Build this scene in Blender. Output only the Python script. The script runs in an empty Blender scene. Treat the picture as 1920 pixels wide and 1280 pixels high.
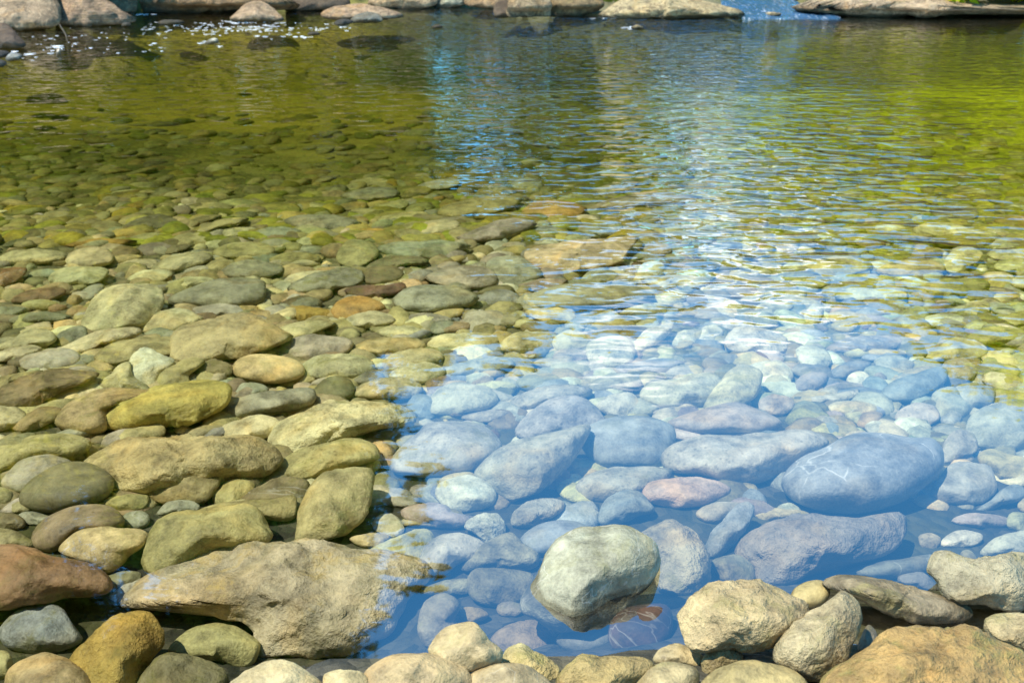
import bpy, math, random, time, re
import numpy as np
from mathutils import Vector, noise as mn

T_START = time.time()
random.seed(11)
rng = np.random.default_rng(11)
sc = bpy.context.scene
COL = sc.collection

# ------------------------------------------------------------------ data: stones (outline of each stone as seen, plus colour, make and wording)
DATA = '''A;o;n;;;-60,110 70,85 150,45 260,35 370,45 440,80 420,120 330,165 200,160 60,200 -60,240
A;l;n;;;15,280 50,215 120,165 230,140 340,170 380,230 250,300 90,330
A;k;s;dark egg-shaped cobble;smooth dark brown egg-shaped cobble below the long knobbly tan stone;105,370 120,310 190,245 290,195 390,180 480,200 545,245 560,290 530,350 460,385 330,415 220,420 140,400
A;t;r;long knobbly tan stone;long knobbly tan stone lying above the dark brown egg-shaped cobble;445,190 520,120 650,60 800,60 950,55 1100,50 1230,55 1330,90 1385,130 1380,190 1320,240 1200,260 1060,290 900,330 740,340 600,330 520,270
A;o;a;dented olive cobble;dented round olive cobble tucked under the long knobbly tan stone;735,320 770,250 840,205 930,195 1020,205 1090,240 1080,310 1030,370 930,390 820,380 750,350
A;o;n;;;1065,350 1090,310 1150,270 1220,265 1270,290 1250,340 1180,385 1090,390
A;k;n;dark wedge;dark olive wedge of stone leaning against the square-cut olive block;1200,365 1280,310 1360,265 1460,255 1530,270 1540,330 1480,400 1350,400 1250,390
A;o;n;long stone with a knob;long olive stone ending in a small knob beside the square-cut block;1000,420 1080,390 1180,370 1300,370 1400,370 1440,340 1470,360 1470,430 1440,465 1370,470 1280,450 1180,480 1050,470
A;o;a;broad creased olive boulder;broad creased olive boulder just beyond the huge cracked tan slab;725,680 735,600 760,510 830,445 950,420 1100,405 1240,400 1310,470 1350,560 1250,600 1130,610 1000,640 880,700 780,730
A;o;a;square-cut olive block;square-cut olive block with pale top at the edge of the leafy reflection;1490,570 1500,480 1510,400 1550,310 1620,240 1720,210 1830,215 1860,260 1850,340 1830,420 1790,480 1720,530 1620,565 1550,575
A;o;n;domed olive stone;domed olive stone beyond the square-cut block and below the long pale slab;1345,250 1370,200 1440,150 1540,105 1700,65 1820,70 1880,110 1880,160 1800,190 1650,230 1550,270 1420,265
A;o;n;;;510,385 560,350 660,338 740,345 720,400 640,425 560,410
A;n;s;brown tilted cobble;smooth brown tilted cobble behind the small pale yellow stone;165,580 180,510 240,450 340,405 450,390 540,400 600,440 610,490 520,520 420,520 340,560 280,620 200,610
A;q;n;pale yellow stone;pale yellow stone with a grey end beside the rusty orange boulder;305,620 330,575 400,530 490,505 600,505 690,510 735,540 730,590 650,640 610,690 540,725 440,680 350,650
A;g;s;;;610,460 640,430 700,420 745,445 740,490 690,510 630,500
A;l;n;;;790,440 810,400 860,370 930,365 990,390 980,420 880,430
A;o;n;;;-60,520 60,515 130,550 180,600 80,610 -60,620
A;k;n;;;-60,440 40,430 110,460 120,500 40,520 -60,510
A;r;n;rusty orange boulder;long rusty orange boulder with wet highlights lying at the water's edge;-120,640 0,600 110,600 250,640 400,675 490,715 535,770 520,820 440,840 330,850 220,890 100,900 -40,910 -120,890
A;k;n;;;530,770 560,735 640,720 700,735 690,780 600,800 560,815
A;l;n;;;550,850 590,810 660,770 750,755 740,800 660,850 600,870
A;S;r;huge cracked tan slab;huge flat tan slab with cracked patchy top, broadest stone in the shallows;630,880 660,830 760,760 880,690 1020,640 1150,600 1300,580 1500,585 1650,600 1800,620 1960,660 2090,700 2110,760 2040,830 1990,900 1960,980 1880,1040 1780,1080 1640,1120 1480,1150 1330,1140 1280,1080 1240,1010 1130,980 980,930 800,910 680,905
A;b;n;wet grey striped stone;wet grey stone with pale stripes beside the yellow ochre rock;5,1020 60,950 150,900 260,890 320,930 360,1000 400,1060 330,1110 230,1130 100,1120 30,1090
A;y;r;yellow ochre rock;bright yellow ochre rock with a coarse broken face;370,1170 420,1080 500,1020 580,970 670,935 740,940 780,990 815,1040 800,1110 740,1180 700,1240 680,1330 560,1380 430,1360 380,1260
A;t;n;;;40,1270 70,1200 150,1150 230,1130 320,1150 390,1200 450,1270 440,1360 250,1400 60,1380
A;o;n;olive hump;mossy olive hump of stone under the edge of the huge cracked slab;850,1130 880,1070 960,1015 1080,985 1180,1000 1270,1060 1290,1110 1250,1180 1190,1200 1080,1170 960,1160
A;k;a;;;690,1290 740,1210 830,1150 930,1150 1050,1180 1120,1220 1130,1290 1060,1400 700,1400
A;p;n;cream pointed stone;cream pointed stone standing dry between the olive hump and broad beige hump;1150,1290 1200,1250 1280,1195 1370,1165 1450,1185 1530,1230 1600,1290 1580,1400 1180,1400
A;p;n;;;1620,1260 1650,1225 1720,1215 1800,1230 1850,1290 1800,1400 1640,1400
A;o;n;;;-60,330 0,300 50,320 60,360 20,390 -60,400
A;o;n;;;50,400 90,375 140,385 150,415 100,430 60,425
A;l;n;;;85,450 140,425 220,440 260,460 190,490 120,480
A;o;n;;;-60,1140 20,1120 60,1160 50,1230 -60,1290
B;l;s;smooth pale dome;smooth pale dome of stone at the edge of the blue sky reflection;260,170 300,110 390,30 440,-15 560,-20 680,-10 750,30 790,90 770,140 700,190 620,230 480,250 350,240 270,220
B;l;n;slanting grey boulder;slanting light grey boulder between the smooth pale dome and blue-veiled hump;675,240 700,190 790,110 900,60 1050,35 1200,-10 1240,10 1210,80 1150,170 1050,260 970,330 870,360 790,330 710,280
B;b;s;blue-veiled hump;smooth hump veiled in blue reflection beyond the narrow long pale cobble;1190,60 1260,-10 1400,-50 1550,-40 1650,0 1660,80 1640,160 1560,205 1400,205 1280,180
B;w;n;round whitish cobble;round whitish cobble lying below the slanting grey boulder;480,340 500,285 560,255 640,245 720,270 770,320 760,380 690,410 600,425 520,400
B;m;n;flat mauve plate;flat mauve plate of stone underneath the round whitish cobble;300,420 350,395 450,375 520,390 560,430 660,450 630,490 520,505 400,490 320,460
B;l;r;speckled grey cobble;speckled grey cobble alone in the blue gap beyond the great egg-shaped boulder;850,470 880,410 960,370 1060,360 1110,385 1090,430 1010,470 930,500 870,500
B;l;n;narrow long pale cobble;narrow long pale cobble behind the pinkish blunt stone;1180,295 1230,245 1330,215 1470,200 1590,205 1650,225 1600,280 1520,320 1420,350 1290,370 1210,345
B;M;n;pinkish blunt stone;pinkish blunt stone in front of the narrow long pale cobble;1505,330 1530,285 1600,260 1740,252 1850,265 1930,300 1925,340 1830,380 1700,405 1580,385 1520,360
B;m;s;;;1145,440 1190,410 1260,405 1290,430 1230,465 1170,470
B;b;n;;;1290,480 1320,370 1400,330 1480,325 1530,370 1560,420 1480,450 1390,480
B;w;r;curled white stone;knobbly curled white stone between the flat mauve plate and pale faceted stone;615,500 650,460 720,435 790,445 815,500 790,560 730,580 680,540
B;l;n;;;390,680 430,600 500,540 570,530 650,550 710,590 690,640 600,680 500,740 420,750
B;w;a;pale faceted stone;pale faceted stone with sharp ridge beside the great egg-shaped boulder;610,700 660,620 740,570 830,535 880,560 930,600 980,650 960,700 850,720 720,710 650,720
B;b;s;;;900,560 970,500 1080,470 1180,480 1240,520 1180,590 1080,640 960,640 920,610
B;l;a;light grey block;rough light grey block wedged against the great egg-shaped boulder;640,760 680,710 800,715 930,730 970,790 950,860 880,890 740,890 660,850
B;w;n;;;410,830 440,795 540,765 640,760 690,790 640,830 520,840
B;l;n;upright grey wedge;upright grey wedge between the huge cracked slab and light grey block;390,1000 400,920 440,860 500,835 560,850 590,900 560,970 600,1000 580,1070 500,1110 420,1090
B;l;n;;;780,900 820,875 880,880 920,900 900,940 830,950 790,935
B;t;n;;;580,920 640,900 700,910 735,940 690,970 620,970
B;L;n;great egg-shaped boulder;great egg-shaped beige boulder with a scuffed top, standing in clear shallows;915,880 935,810 990,720 1050,610 1120,545 1240,520 1390,505 1480,540 1550,600 1580,680 1560,750 1480,850 1400,920 1290,980 1180,1020 1080,1010 990,960 930,920
B;w;r;pitted white boulder;pitted whitish boulder pressed against the far side of the great egg-shaped boulder;1500,545 1570,500 1650,480 1720,510 1780,560 1820,630 1845,700 1830,800 1780,850 1690,860 1610,830 1570,760 1590,680 1560,600
B;d;s;dark maroon stone;dark maroon stone sunk in shadow under the great egg-shaped boulder;1340,1050 1360,960 1430,910 1530,890 1620,895 1650,950 1640,1050 1580,1120 1480,1140 1380,1120
B;b;s;;;1080,1060 1150,1010 1290,990 1380,1010 1360,1100 1250,1150 1130,1120
B;p;n;blunt cream stone;blunt cream stone standing dry beside the flat pink-brown slab;450,1120 480,1050 540,1000 640,980 700,1020 740,1070 800,1120 780,1190 690,1210 600,1220 500,1190
B;M;a;flat pink-brown slab;flat pink-brown slab in front of the great egg-shaped boulder;750,1060 830,1000 960,970 1010,1000 1070,1050 1050,1130 990,1170 880,1150 790,1110
B;p;r;;;800,1190 830,1120 900,1090 980,1130 1070,1190 1080,1240 1020,1280 880,1260
B;P;n;broad beige hump;broad beige hump of dry stone at the near water's edge;110,1260 170,1180 270,1140 420,1130 540,1170 620,1230 640,1300 600,1400 150,1400
B;p;n;;;640,1270 690,1215 800,1185 900,1195 990,1240 1050,1300 1000,1400 680,1400
B;Y;r;ribbed straw-yellow rock;ribbed straw-yellow rock standing dry below the dark maroon stone;1090,1270 1130,1190 1210,1150 1330,1155 1460,1150 1550,1180 1540,1230 1450,1290 1380,1400 1120,1400
B;p;n;;;1480,1270 1540,1210 1650,1180 1760,1200 1780,1280 1740,1400 1510,1400
B;p;n;;;1560,1160 1600,1110 1680,1085 1760,1110 1800,1150 1790,1200 1700,1190 1600,1190
B;o;n;;;140,620 210,580 300,540 380,515 440,520 465,570 440,630 390,690 300,690 200,660
B;t;n;;;40,560 90,540 180,530 240,550 200,590 110,600
C;l;n;long pale loaf;long pale loaf of stone beyond the pinkish blunt stone;-80,160 -60,110 0,75 120,45 300,40 450,30 540,15 640,30 690,60 710,90 660,130 590,180 480,240 380,270 240,280 80,240 -50,220
C;V;s;big blue-grey veined boulder;big rounded blue-grey boulder crossed by thin white veins;510,270 540,210 620,150 720,110 800,60 890,30 1020,40 1140,60 1230,60 1280,110 1290,180 1260,240 1180,310 1080,370 960,410 820,425 680,405 570,360 520,310
C;D;r;long dark brown boulder;long dark brown boulder lying just in front of the blue-grey veined boulder;300,590 340,540 430,490 560,450 700,450 850,455 970,440 1050,440 1100,480 1095,540 1040,610 930,660 800,690 660,730 560,770 450,785 370,760 360,690 310,640
C;b;a;slanting blue-grey splinter;slanting blue-grey splinter between the pitted white boulder and long dark boulder;115,600 140,540 190,480 240,420 310,380 350,410 340,460 300,530 250,590 180,640 130,645
C;l;n;;;75,440 110,400 190,375 280,380 300,410 230,460 140,480
C;b;a;;;290,370 310,330 350,310 400,340 420,390 370,400
C;t;n;;;350,430 420,405 520,410 600,420 640,450 520,460 420,470
C;w;n;;;465,420 490,390 545,385 590,415 570,450 500,455
C;l;n;shield-shaped grey stone;flat shield-shaped grey stone between the pitted white and long dark boulders;145,680 190,655 270,640 330,670 355,720 350,775 280,785 200,770 170,720
C;p;r;big two-humped cream rock;big two-humped cream rock standing dry below the shield-shaped grey stone;-20,940 40,880 110,820 190,790 330,790 430,800 530,840 600,900 610,960 540,1030 440,1090 330,1120 200,1110 100,1120 40,1080 0,1000
C;q;s;small smooth yellow pebble;small smooth yellow pebble resting between two big cream rocks;540,870 560,810 620,775 690,770 730,810 720,860 660,910 580,915
C;p;r;pitted cream rock;pitted cream rock leaning upright in front of the long tilted slab;450,1130 480,1070 560,990 660,920 730,890 770,845 820,850 870,900 885,960 850,1060 830,1130 790,1200 700,1250 600,1240 500,1190
C;E;a;long tilted slab;long thin tilted brown slab with shadowed lower face;710,790 760,745 860,745 1000,765 1120,800 1200,820 1300,850 1400,880 1440,930 1390,980 1280,990 1180,980 1080,950 960,890 850,840 760,815
C;l;r;coarse grey rock;coarse grey rock with a dark side carrying a tiny white knob;1240,720 1250,640 1330,620 1400,650 1480,660 1600,640 1700,640 1790,680 1800,800 1760,890 1650,915 1560,900 1480,880 1400,880 1320,850 1290,780
C;l;n;;;1500,640 1540,570 1640,530 1740,520 1790,570 1780,640 1640,650
C;w;s;tiny white knob;tiny white knob of stone sitting on the coarse grey rock;1390,660 1395,625 1430,615 1460,640 1470,680 1420,690
C;T;r;huge sandy-orange boulder;huge sandy-orange boulder, largest dry rock at the near water's edge;720,1290 760,1220 850,1170 950,1120 1010,1070 1090,1025 1190,1015 1310,1030 1400,1000 1480,1030 1560,1080 1640,1120 1700,1170 1800,1250 1820,1400 700,1420
C;p;r;;;1515,1000 1530,955 1620,940 1720,930 1800,950 1820,1040 1790,1130 1700,1130 1620,1090 1540,1040
C;t;r;knobbly brown stump;knobbly brown stump of rock in front of the two-humped cream rock;95,1190 120,1120 160,1060 220,1050 260,1090 300,1150 270,1200 200,1240 120,1245
C;l;n;;;310,1160 370,1140 440,1150 470,1190 420,1230 340,1210
C;q;n;yellow-cream hump;broad yellow-cream hump cut by the photo's bottom edge below the brown stump;90,1290 160,1220 270,1180 400,1180 520,1210 600,1270 620,1340 580,1420 100,1420
C;m;n;pointed brown cone;small pointed brown cone of stone between the pitted cream rock and sandy-orange boulder;875,1110 890,1050 930,990 960,1020 980,1080 950,1130 900,1150
C;w;n;;;1290,590 1340,530 1420,520 1490,535 1480,580 1380,605
C;l;n;round grey cobble with pale belly;round grey cobble with a pale belly beside the blue-grey veined boulder;1245,330 1290,250 1350,195 1450,185 1530,200 1560,270 1540,340 1450,385 1340,380 1270,360
C;l;n;;;1300,170 1310,80 1370,20 1450,40 1470,120 1400,150 1330,180
C;o;n;;;1480,160 1540,110 1640,140 1740,170 1740,230 1640,270 1560,240
C;b;n;;;1465,410 1540,370 1600,310 1660,290 1700,310 1690,360 1600,390 1530,420
C;m;n;;;1350,470 1430,435 1560,440 1640,470 1600,500 1450,500
C;p;n;;;1620,470 1650,430 1720,440 1760,480 1720,520 1640,510
C;t;n;;;1675,400 1700,360 1760,360 1780,420 1710,430
C;b;n;;;1080,770 1120,730 1190,725 1250,770 1280,820 1200,810
C;b;s;;;820,720 950,680 1100,660 1240,640 1250,700 1180,740 1000,760 880,750
C;l;n;;;1180,560 1190,540 1240,530 1290,560 1260,610 1200,600
D;p;n;big pale rounded stone;big pale rounded stone beside the flat grey-green slab, on the leafy side;415,770 430,690 480,630 560,580 690,565 780,575 820,620 800,690 760,740 680,780 560,790 470,800
D;g;n;flat grey-green slab;flat grey-green slab next to the big pale rounded stone;850,640 920,600 1040,560 1160,540 1290,545 1325,580 1310,640 1240,680 1100,690 960,680 870,670
D;p;n;;;690,785 740,740 820,700 920,695 980,720 1010,745 960,780 860,810 740,810
D;l;n;;;960,690 1060,670 1160,665 1220,700 1200,740 1100,730 1010,730
D;O;a;big six-sided olive slab;big six-sided olive slab with a pale patch, in front of the grey-green slab;860,900 865,830 920,780 1040,750 1180,720 1290,740 1390,790 1450,830 1390,870 1240,920 1100,945 950,955 880,940
D;p;n;;;290,900 380,850 470,815 580,790 680,785 700,820 600,860 480,890 390,920
D;o;n;;;470,940 540,880 640,845 770,830 860,840 860,920 760,930 650,960 540,970
D;w;a;chalky white stone;chalky white angular stone in front of the big six-sided olive slab;640,1000 670,920 730,890 800,920 870,950 830,1000 770,1060 690,1070 650,1050
D;p;n;;;490,1070 560,1010 600,970 650,960 660,1020 740,1080 700,1110 580,1100
D;o;n;;;800,1010 880,960 980,940 1020,960 950,1020 940,1070 860,1090 790,1080
D;n;r;;;955,1020 980,970 1060,945 1130,960 1160,1000 1110,1040 1020,1045
D;q;s;smooth bean-shaped cobble;smooth yellowish bean-shaped cobble in front of the big six-sided olive slab;1170,990 1190,950 1260,920 1370,925 1480,950 1520,1000 1480,1040 1380,1060 1270,1050 1190,1030
D;p;n;;;1510,980 1570,935 1680,915 1790,930 1860,960 1850,1010 1760,1040 1640,1040 1550,1020
D;k;n;dark olive pyramid;dark olive pyramid-shaped stone beyond the long pale slab;1570,1100 1620,1045 1700,1030 1760,1060 1760,1120 1690,1150 1600,1150
D;n;a;long grey-brown slate;long grey-brown slate with pointed end, half shaded;-60,1160 0,1100 100,1040 220,1005 350,1000 480,1015 430,1060 320,1100 230,1150 120,1190 0,1180
D;o;n;;;210,1000 290,975 420,970 550,975 570,1000 480,1010 330,1000
D;o;n;;;-60,1060 60,1020 180,1000 210,1010 100,1050 0,1100 -60,1120
D;l;n;;;95,955 160,915 260,890 350,895 395,930 370,980 250,990 140,995
D;p;n;;;-60,920 60,890 150,870 210,890 170,920 60,950 -60,960
D;p;n;;;-60,890 40,850 150,795 250,800 275,850 190,885 60,900
D;w;s;;;395,940 420,915 460,920 475,945 450,970 410,965
D;z;a;mossy yellow-olive slab;long mossy yellow-olive slab tilted over the split brown stone;530,1240 560,1170 680,1120 800,1080 940,1055 1060,1055 1130,1080 1140,1130 1090,1190 1000,1240 880,1270 720,1290 600,1290
D;t;n;split brown stone;split brown and white stone beneath the mossy yellow-olive slab;290,1260 320,1190 410,1130 510,1095 640,1095 770,1100 720,1150 600,1170 540,1220 530,1290 400,1310
D;n;n;;;60,1265 130,1220 210,1180 300,1190 280,1240 180,1290 90,1300
D;p;n;;;-60,1190 60,1180 125,1210 110,1260 30,1290 -60,1300
D;g;n;grey pointed slab;grey pointed slab between the mossy yellow-olive slab and dark olive pyramid;1080,1200 1150,1160 1260,1120 1400,1100 1520,1085 1570,1100 1560,1160 1450,1200 1300,1220 1150,1240
D;g;n;;;1170,1090 1230,1060 1310,1070 1340,1100 1270,1130 1190,1130
D;p;r;long pale slab;long pale slab half in leafy, half in blue reflection beyond the domed stone;1360,1330 1400,1270 1490,1220 1620,1170 1760,1160 1900,1165 2020,1190 2070,1230 2040,1270 1900,1290 1780,1330 1640,1370 1480,1420 1380,1400
D;p;n;;;1110,1290 1170,1250 1290,1225 1370,1240 1390,1280 1340,1330 1230,1350 1130,1340
D;o;n;;;520,1340 590,1300 700,1280 800,1270 820,1310 750,1350 600,1370
D;l;n;;;1350,900 1430,850 1560,825 1700,830 1760,860 1700,920 1560,950 1440,930
D;p;n;;;1400,790 1470,760 1600,750 1680,765 1600,800 1480,840 1430,820
D;y;n;;;1410,710 1450,685 1550,680 1640,695 1660,720 1580,745 1480,745
D;c;n;peach-orange stone;rounded peach-orange stone between the six-sided olive slab and striped grey hump;1660,700 1700,650 1790,630 1880,650 1920,690 1860,710 1760,745 1690,740
D;p;n;;;1220,665 1280,640 1350,645 1360,680 1290,695
D;p;n;;;1420,550 1470,515 1570,500 1640,510 1600,540 1500,560 1440,570
D;g;n;;;1440,590 1500,545 1610,505 1720,490 1800,505 1810,550 1720,590 1580,605 1480,615
D;g;n;oval grey-green cobble;oval grey-green cobble beyond the flat grey-green slab;1110,500 1180,460 1270,450 1380,465 1415,500 1350,530 1220,545 1140,530
D;o;n;;;1010,490 1060,455 1130,445 1170,460 1110,500 1040,510
D;o;n;;;1060,410 1120,375 1220,360 1330,370 1380,400 1340,430 1220,440 1110,435
D;o;n;small brown oval;small brown oval stone beyond the oval grey-green cobble;860,345 920,315 1000,312 1060,330 1060,360 980,370 890,365
D;k;n;;;810,390 890,370 960,375 900,405 830,415
D;p;n;;;760,480 850,430 960,405 1050,420 1050,450 960,480 860,505 790,500
D;p;n;pale humped stone;pale humped stone just below the flat ochre plate on the leafy side;330,450 360,410 440,385 520,390 560,420 550,460 470,485 380,485
D;p;n;;;245,545 290,500 390,480 500,485 540,510 480,560 370,575 280,570
D;p;n;;;0,430 80,400 210,395 320,410 330,440 220,465 100,470 0,460
D;r;n;orange-brown stone;orange-brown stone cut by the frame edge on the leafy side;-60,500 40,485 130,490 110,530 40,570 -60,590
D;r;n;flat rust-red stone;flat rust-red stone near the orange-brown stone, on the leafy side;60,650 110,610 210,590 320,590 300,630 190,660 100,665
D;o;n;;;1350,440 1440,410 1560,415 1600,450 1500,470 1390,465
D;y;n;flat ochre plate;flat ochre plate of stone just beyond the pale humped stone;320,375 400,350 520,340 650,345 690,355 560,380 420,385
D;p;n;;;590,470 680,445 780,450 760,490 660,500
D;p;n;;;640,540 720,500 820,495 860,520 780,560 680,560
D;p;n;;;810,570 900,540 1010,530 1080,550 1000,580 880,600
D;k;n;dark green stone;dark green lens-shaped stone beyond the small brown oval;620,280 700,240 800,220 880,245 900,270 800,290 680,300
D;o;n;;;930,185 1020,160 1120,165 1180,185 1080,205 970,205
D;p;n;;;1060,330 1140,290 1260,285 1290,300 1200,325 1110,340
D;g;n;;;1240,330 1320,290 1440,285 1510,310 1420,340 1300,350
D;g;n;broad grey plate;broad grey plate beyond the big brown cobble, on the leafy side;1420,250 1500,225 1640,220 1750,240 1800,270 1700,300 1560,295 1470,280
D;o;n;;;890,280 960,240 1060,220 1110,230 1020,260 940,290
D;o;n;;;950,315 1030,270 1140,240 1240,240 1200,265 1080,290 1000,325
D;c;n;;;1220,260 1280,240 1350,240 1340,265 1270,275
D;g;n;;;-60,690 60,680 130,690 60,730 -60,740
D;g;n;;;40,750 150,710 300,715 350,740 220,760 120,770
D;g;n;;;280,830 340,790 420,780 430,830 350,860
D;p;n;;;90,800 160,770 240,755 250,790 170,810
E;A;a;big two-tone slab;big slab with cream top and orange underside, midstream by the blue streaks;930,410 1000,380 1150,355 1300,345 1440,330 1470,350 1420,400 1390,450 1290,480 1150,500 1030,490 950,460
E;o;n;broad tan plate;broad flat tan plate beside the orange-topped stone in mid stream;480,215 540,170 660,140 800,130 900,145 860,180 780,210 640,230 530,235
E;c;n;orange-topped stone;orange-topped brown stone beside the broad tan plate in mid stream;910,210 960,165 1050,150 1150,160 1220,190 1180,230 1080,250 980,240
E;l;n;long thin grey plate;long thin grey plate beyond the two-tone slab among blue ripples;1250,190 1330,150 1450,125 1600,110 1707,120 1800,140 1700,170 1500,190 1350,200
E;p;n;;;375,290 420,260 520,245 590,265 560,300 470,315 400,310
E;l;n;;;590,330 680,290 800,250 900,240 970,270 900,310 800,340 680,355 620,350
E;g;n;;;180,390 260,360 400,350 500,350 640,375 560,410 480,440 380,450 270,430
E;o;n;big brown cobble;big brown cobble in mid stream with two dark green cobbles beside it;-20,440 20,360 90,345 160,370 180,420 120,470 40,480
E;k;n;;;110,500 200,440 310,425 420,440 420,470 300,480 200,500
E;k;s;dark green cobble;dark green oval cobble in front of the big brown cobble;105,545 140,490 220,475 290,490 305,530 250,560 160,570
E;l;n;;;430,530 540,485 680,480 760,510 770,560 700,590 560,580 470,560
E;l;n;pale squarish stone;pale squarish stone in front of the big two-tone slab;725,480 770,440 860,430 920,450 1000,510 960,550 870,575 780,560
E;d;n;dark red-brown stone;dark red-brown stone beside the striped grey hump;20,600 80,575 200,575 300,560 310,600 220,630 110,640
E;l;n;striped grey hump;striped grey-tan hump beside the dark red-brown stone;265,640 330,590 440,570 580,590 680,630 640,670 500,700 370,700 290,680
E;M;n;;;870,590 940,555 1060,540 1130,550 1060,590 950,610
E;g;s;long blue-grey slab;long blue-grey slab under thin blue ripple streaks in mid stream;920,650 1000,600 1150,565 1350,570 1500,590 1550,640 1400,680 1200,690 1000,690
E;p;n;;;915,710 980,690 1100,695 1180,730 1120,760 1000,750
E;g;n;;;1200,550 1250,500 1320,490 1380,520 1340,560 1250,570
E;g;n;;;1180,310 1270,270 1370,250 1400,290 1320,330 1220,330
E;p;n;;;0,760 70,720 180,705 280,740 230,770 110,785 20,780
E;l;n;;;290,750 380,715 490,720 560,750 460,775 340,770
E;p;n;;;170,810 240,780 340,775 400,800 420,830 330,840 220,830
E;q;n;;;50,900 120,850 250,835 370,840 420,880 340,920 200,930 90,920
E;p;n;broad cream lens;broad cream lens-shaped stone at the top of the blue reflection;430,870 490,825 600,815 740,820 780,860 700,900 560,900 470,895
E;p;n;;;790,880 850,820 950,805 1040,820 1060,880 980,900 860,910 800,900
E;p;n;;;1055,860 1100,810 1180,800 1230,840 1250,890 1160,910 1080,900
E;w;n;;;1230,870 1290,840 1400,830 1460,870 1450,950 1350,990 1250,960
E;w;n;white tilted finger;white tilted finger of stone among the bright cobbles in the cloud reflection;1450,880 1510,810 1600,770 1660,770 1620,830 1540,890 1480,910
E;p;n;;;210,970 260,915 350,895 470,900 510,940 450,970 360,1000 250,1000
E;p;n;;;-60,1000 0,930 80,920 150,960 110,1000 30,1030
E;p;n;;;240,1020 330,970 440,960 520,1000 440,1060 300,1060
E;p;n;;;60,1120 130,1060 260,1030 380,1060 400,1100 310,1140 170,1140
E;l;n;;;490,1010 560,970 680,940 810,935 860,970 800,1000 640,1020 540,1030
E;p;n;;;680,1070 760,1050 850,1060 870,1090 780,1110 710,1100
E;l;n;rounded blue-lit stone;rounded pale stone washed in blue between the long pale slab and mauve ramp;440,1200 470,1110 560,1065 680,1070 760,1110 770,1160 660,1210 520,1220
E;l;n;;;820,1190 900,1120 1020,1080 1150,1070 1240,1090 1220,1130 1060,1160 930,1200
E;m;n;mauve ramp-shaped stone;mauve ramp-shaped stone beyond the slanting grey boulder;880,1290 950,1210 1050,1150 1150,1130 1240,1160 1300,1230 1310,1290 1200,1330 1000,1340 900,1330
E;m;n;;;600,1230 720,1200 850,1190 880,1210 780,1250 680,1260
E;l;n;;;1240,1080 1300,1030 1400,1010 1490,1040 1480,1080 1370,1110 1270,1110
E;l;n;wide bluish hump;wide bluish hump beside the pale leaning stone;1500,1130 1560,1060 1700,1040 1830,1010 1890,1060 1870,1130 1760,1180 1600,1180
E;w;n;;;1280,1170 1350,1120 1440,1110 1480,1150 1450,1210 1390,1240 1310,1210
E;b;n;;;1340,990 1460,960 1600,940 1707,960 1650,1000 1480,1020
E;p;n;;;1500,540 1580,530 1750,520 1850,550 1780,580 1600,590
E;l;n;;;380,80 460,50 560,40 600,65 520,90 430,95
E;g;n;;;850,70 920,35 990,50 1000,85 910,100
E;l;n;;;1230,110 1330,70 1450,55 1480,75 1400,110 1290,125
E;t;n;;;650,125 720,100 810,105 780,125 700,135
E;p;n;;;1080,145 1150,120 1230,130 1200,150 1110,155
E;o;n;;;170,185 230,160 320,150 330,180 240,205
E;y;n;;;320,150 400,130 510,130 500,150 400,165
E;o;n;;;180,240 270,215 400,205 430,230 330,255 220,265
E;y;n;;;20,320 90,295 190,290 220,305 130,335
E;b;n;;;910,310 980,280 1100,290 1150,320 1020,330
E;l;n;;;780,390 830,360 910,360 920,390 850,410
E;o;n;;;40,60 110,40 210,40 240,65 130,80
E;g;n;;;0,130 80,95 210,85 290,110 240,140 100,150
E;g;n;;;310,500 350,490 420,495 430,525 370,545 320,530
F;p;n;pale leaning stone;pale leaning stone between the wide bluish hump and mauve sheet-like stone;110,1190 140,1120 190,1050 260,990 320,975 390,1010 380,1090 340,1150 250,1190 160,1220
F;w;n;;;340,980 400,955 490,955 540,1000 540,1050 470,1070 400,1040
F;m;s;mauve sheet-like stone;low mauve sheet-like stone beyond the long pale loaf;-60,1260 20,1220 150,1180 260,1160 350,1190 450,1230 480,1270 380,1310 200,1310 40,1310
F;l;n;;;380,1160 420,1125 490,1120 550,1150 550,1190 480,1220 400,1200
F;l;n;;;560,1150 600,1120 720,1115 800,1110 870,1090 870,1130 760,1165 640,1170
F;p;n;;;730,1180 780,1155 900,1155 970,1180 950,1220 840,1230 760,1210
F;w;n;;;820,1050 850,1010 900,1005 940,1040 910,1080 850,1085
F;l;n;;;945,1040 980,1010 1020,1030 1010,1070 960,1070
F;b;n;blue sloping stone;blue-shaded sloping stone beyond the blue-grey veined boulder;1000,1110 1060,1050 1180,1010 1290,980 1320,1030 1240,1110 1130,1150 1040,1150
F;l;n;round bluish cobble;round bluish cobble beyond the domed grey stone by the frame edge;1340,1130 1370,1080 1450,1065 1540,1085 1560,1140 1480,1180 1380,1180
F;l;n;domed grey stone;domed grey stone by the frame edge beyond the round cobble with pale belly;1420,1320 1460,1220 1560,1165 1700,1155 1800,1200 1820,1300 1740,1380 1560,1390 1450,1370
F;l;n;;;1065,1240 1090,1190 1170,1165 1260,1180 1280,1240 1200,1280 1100,1270
F;l;n;;;620,1250 680,1225 760,1240 770,1280 680,1290
F;w;n;;;915,1270 970,1250 1010,1280 990,1320 930,1310
F;l;n;;;1290,1240 1340,1205 1390,1220 1380,1270 1310,1270
F;m;n;;;700,1080 760,1060 830,1070 820,1100 740,1110
F;l;n;;;960,960 1010,925 1090,930 1160,970 1110,1010 1010,1000
F;b;n;;;730,1020 790,970 880,950 940,960 900,1000 800,1040
F;m;n;pink-brown sloping stone;pink-brown sloping stone in front of the pale thumb-shaped stone;530,1110 570,1050 640,1010 720,1020 700,1070 600,1120
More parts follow.
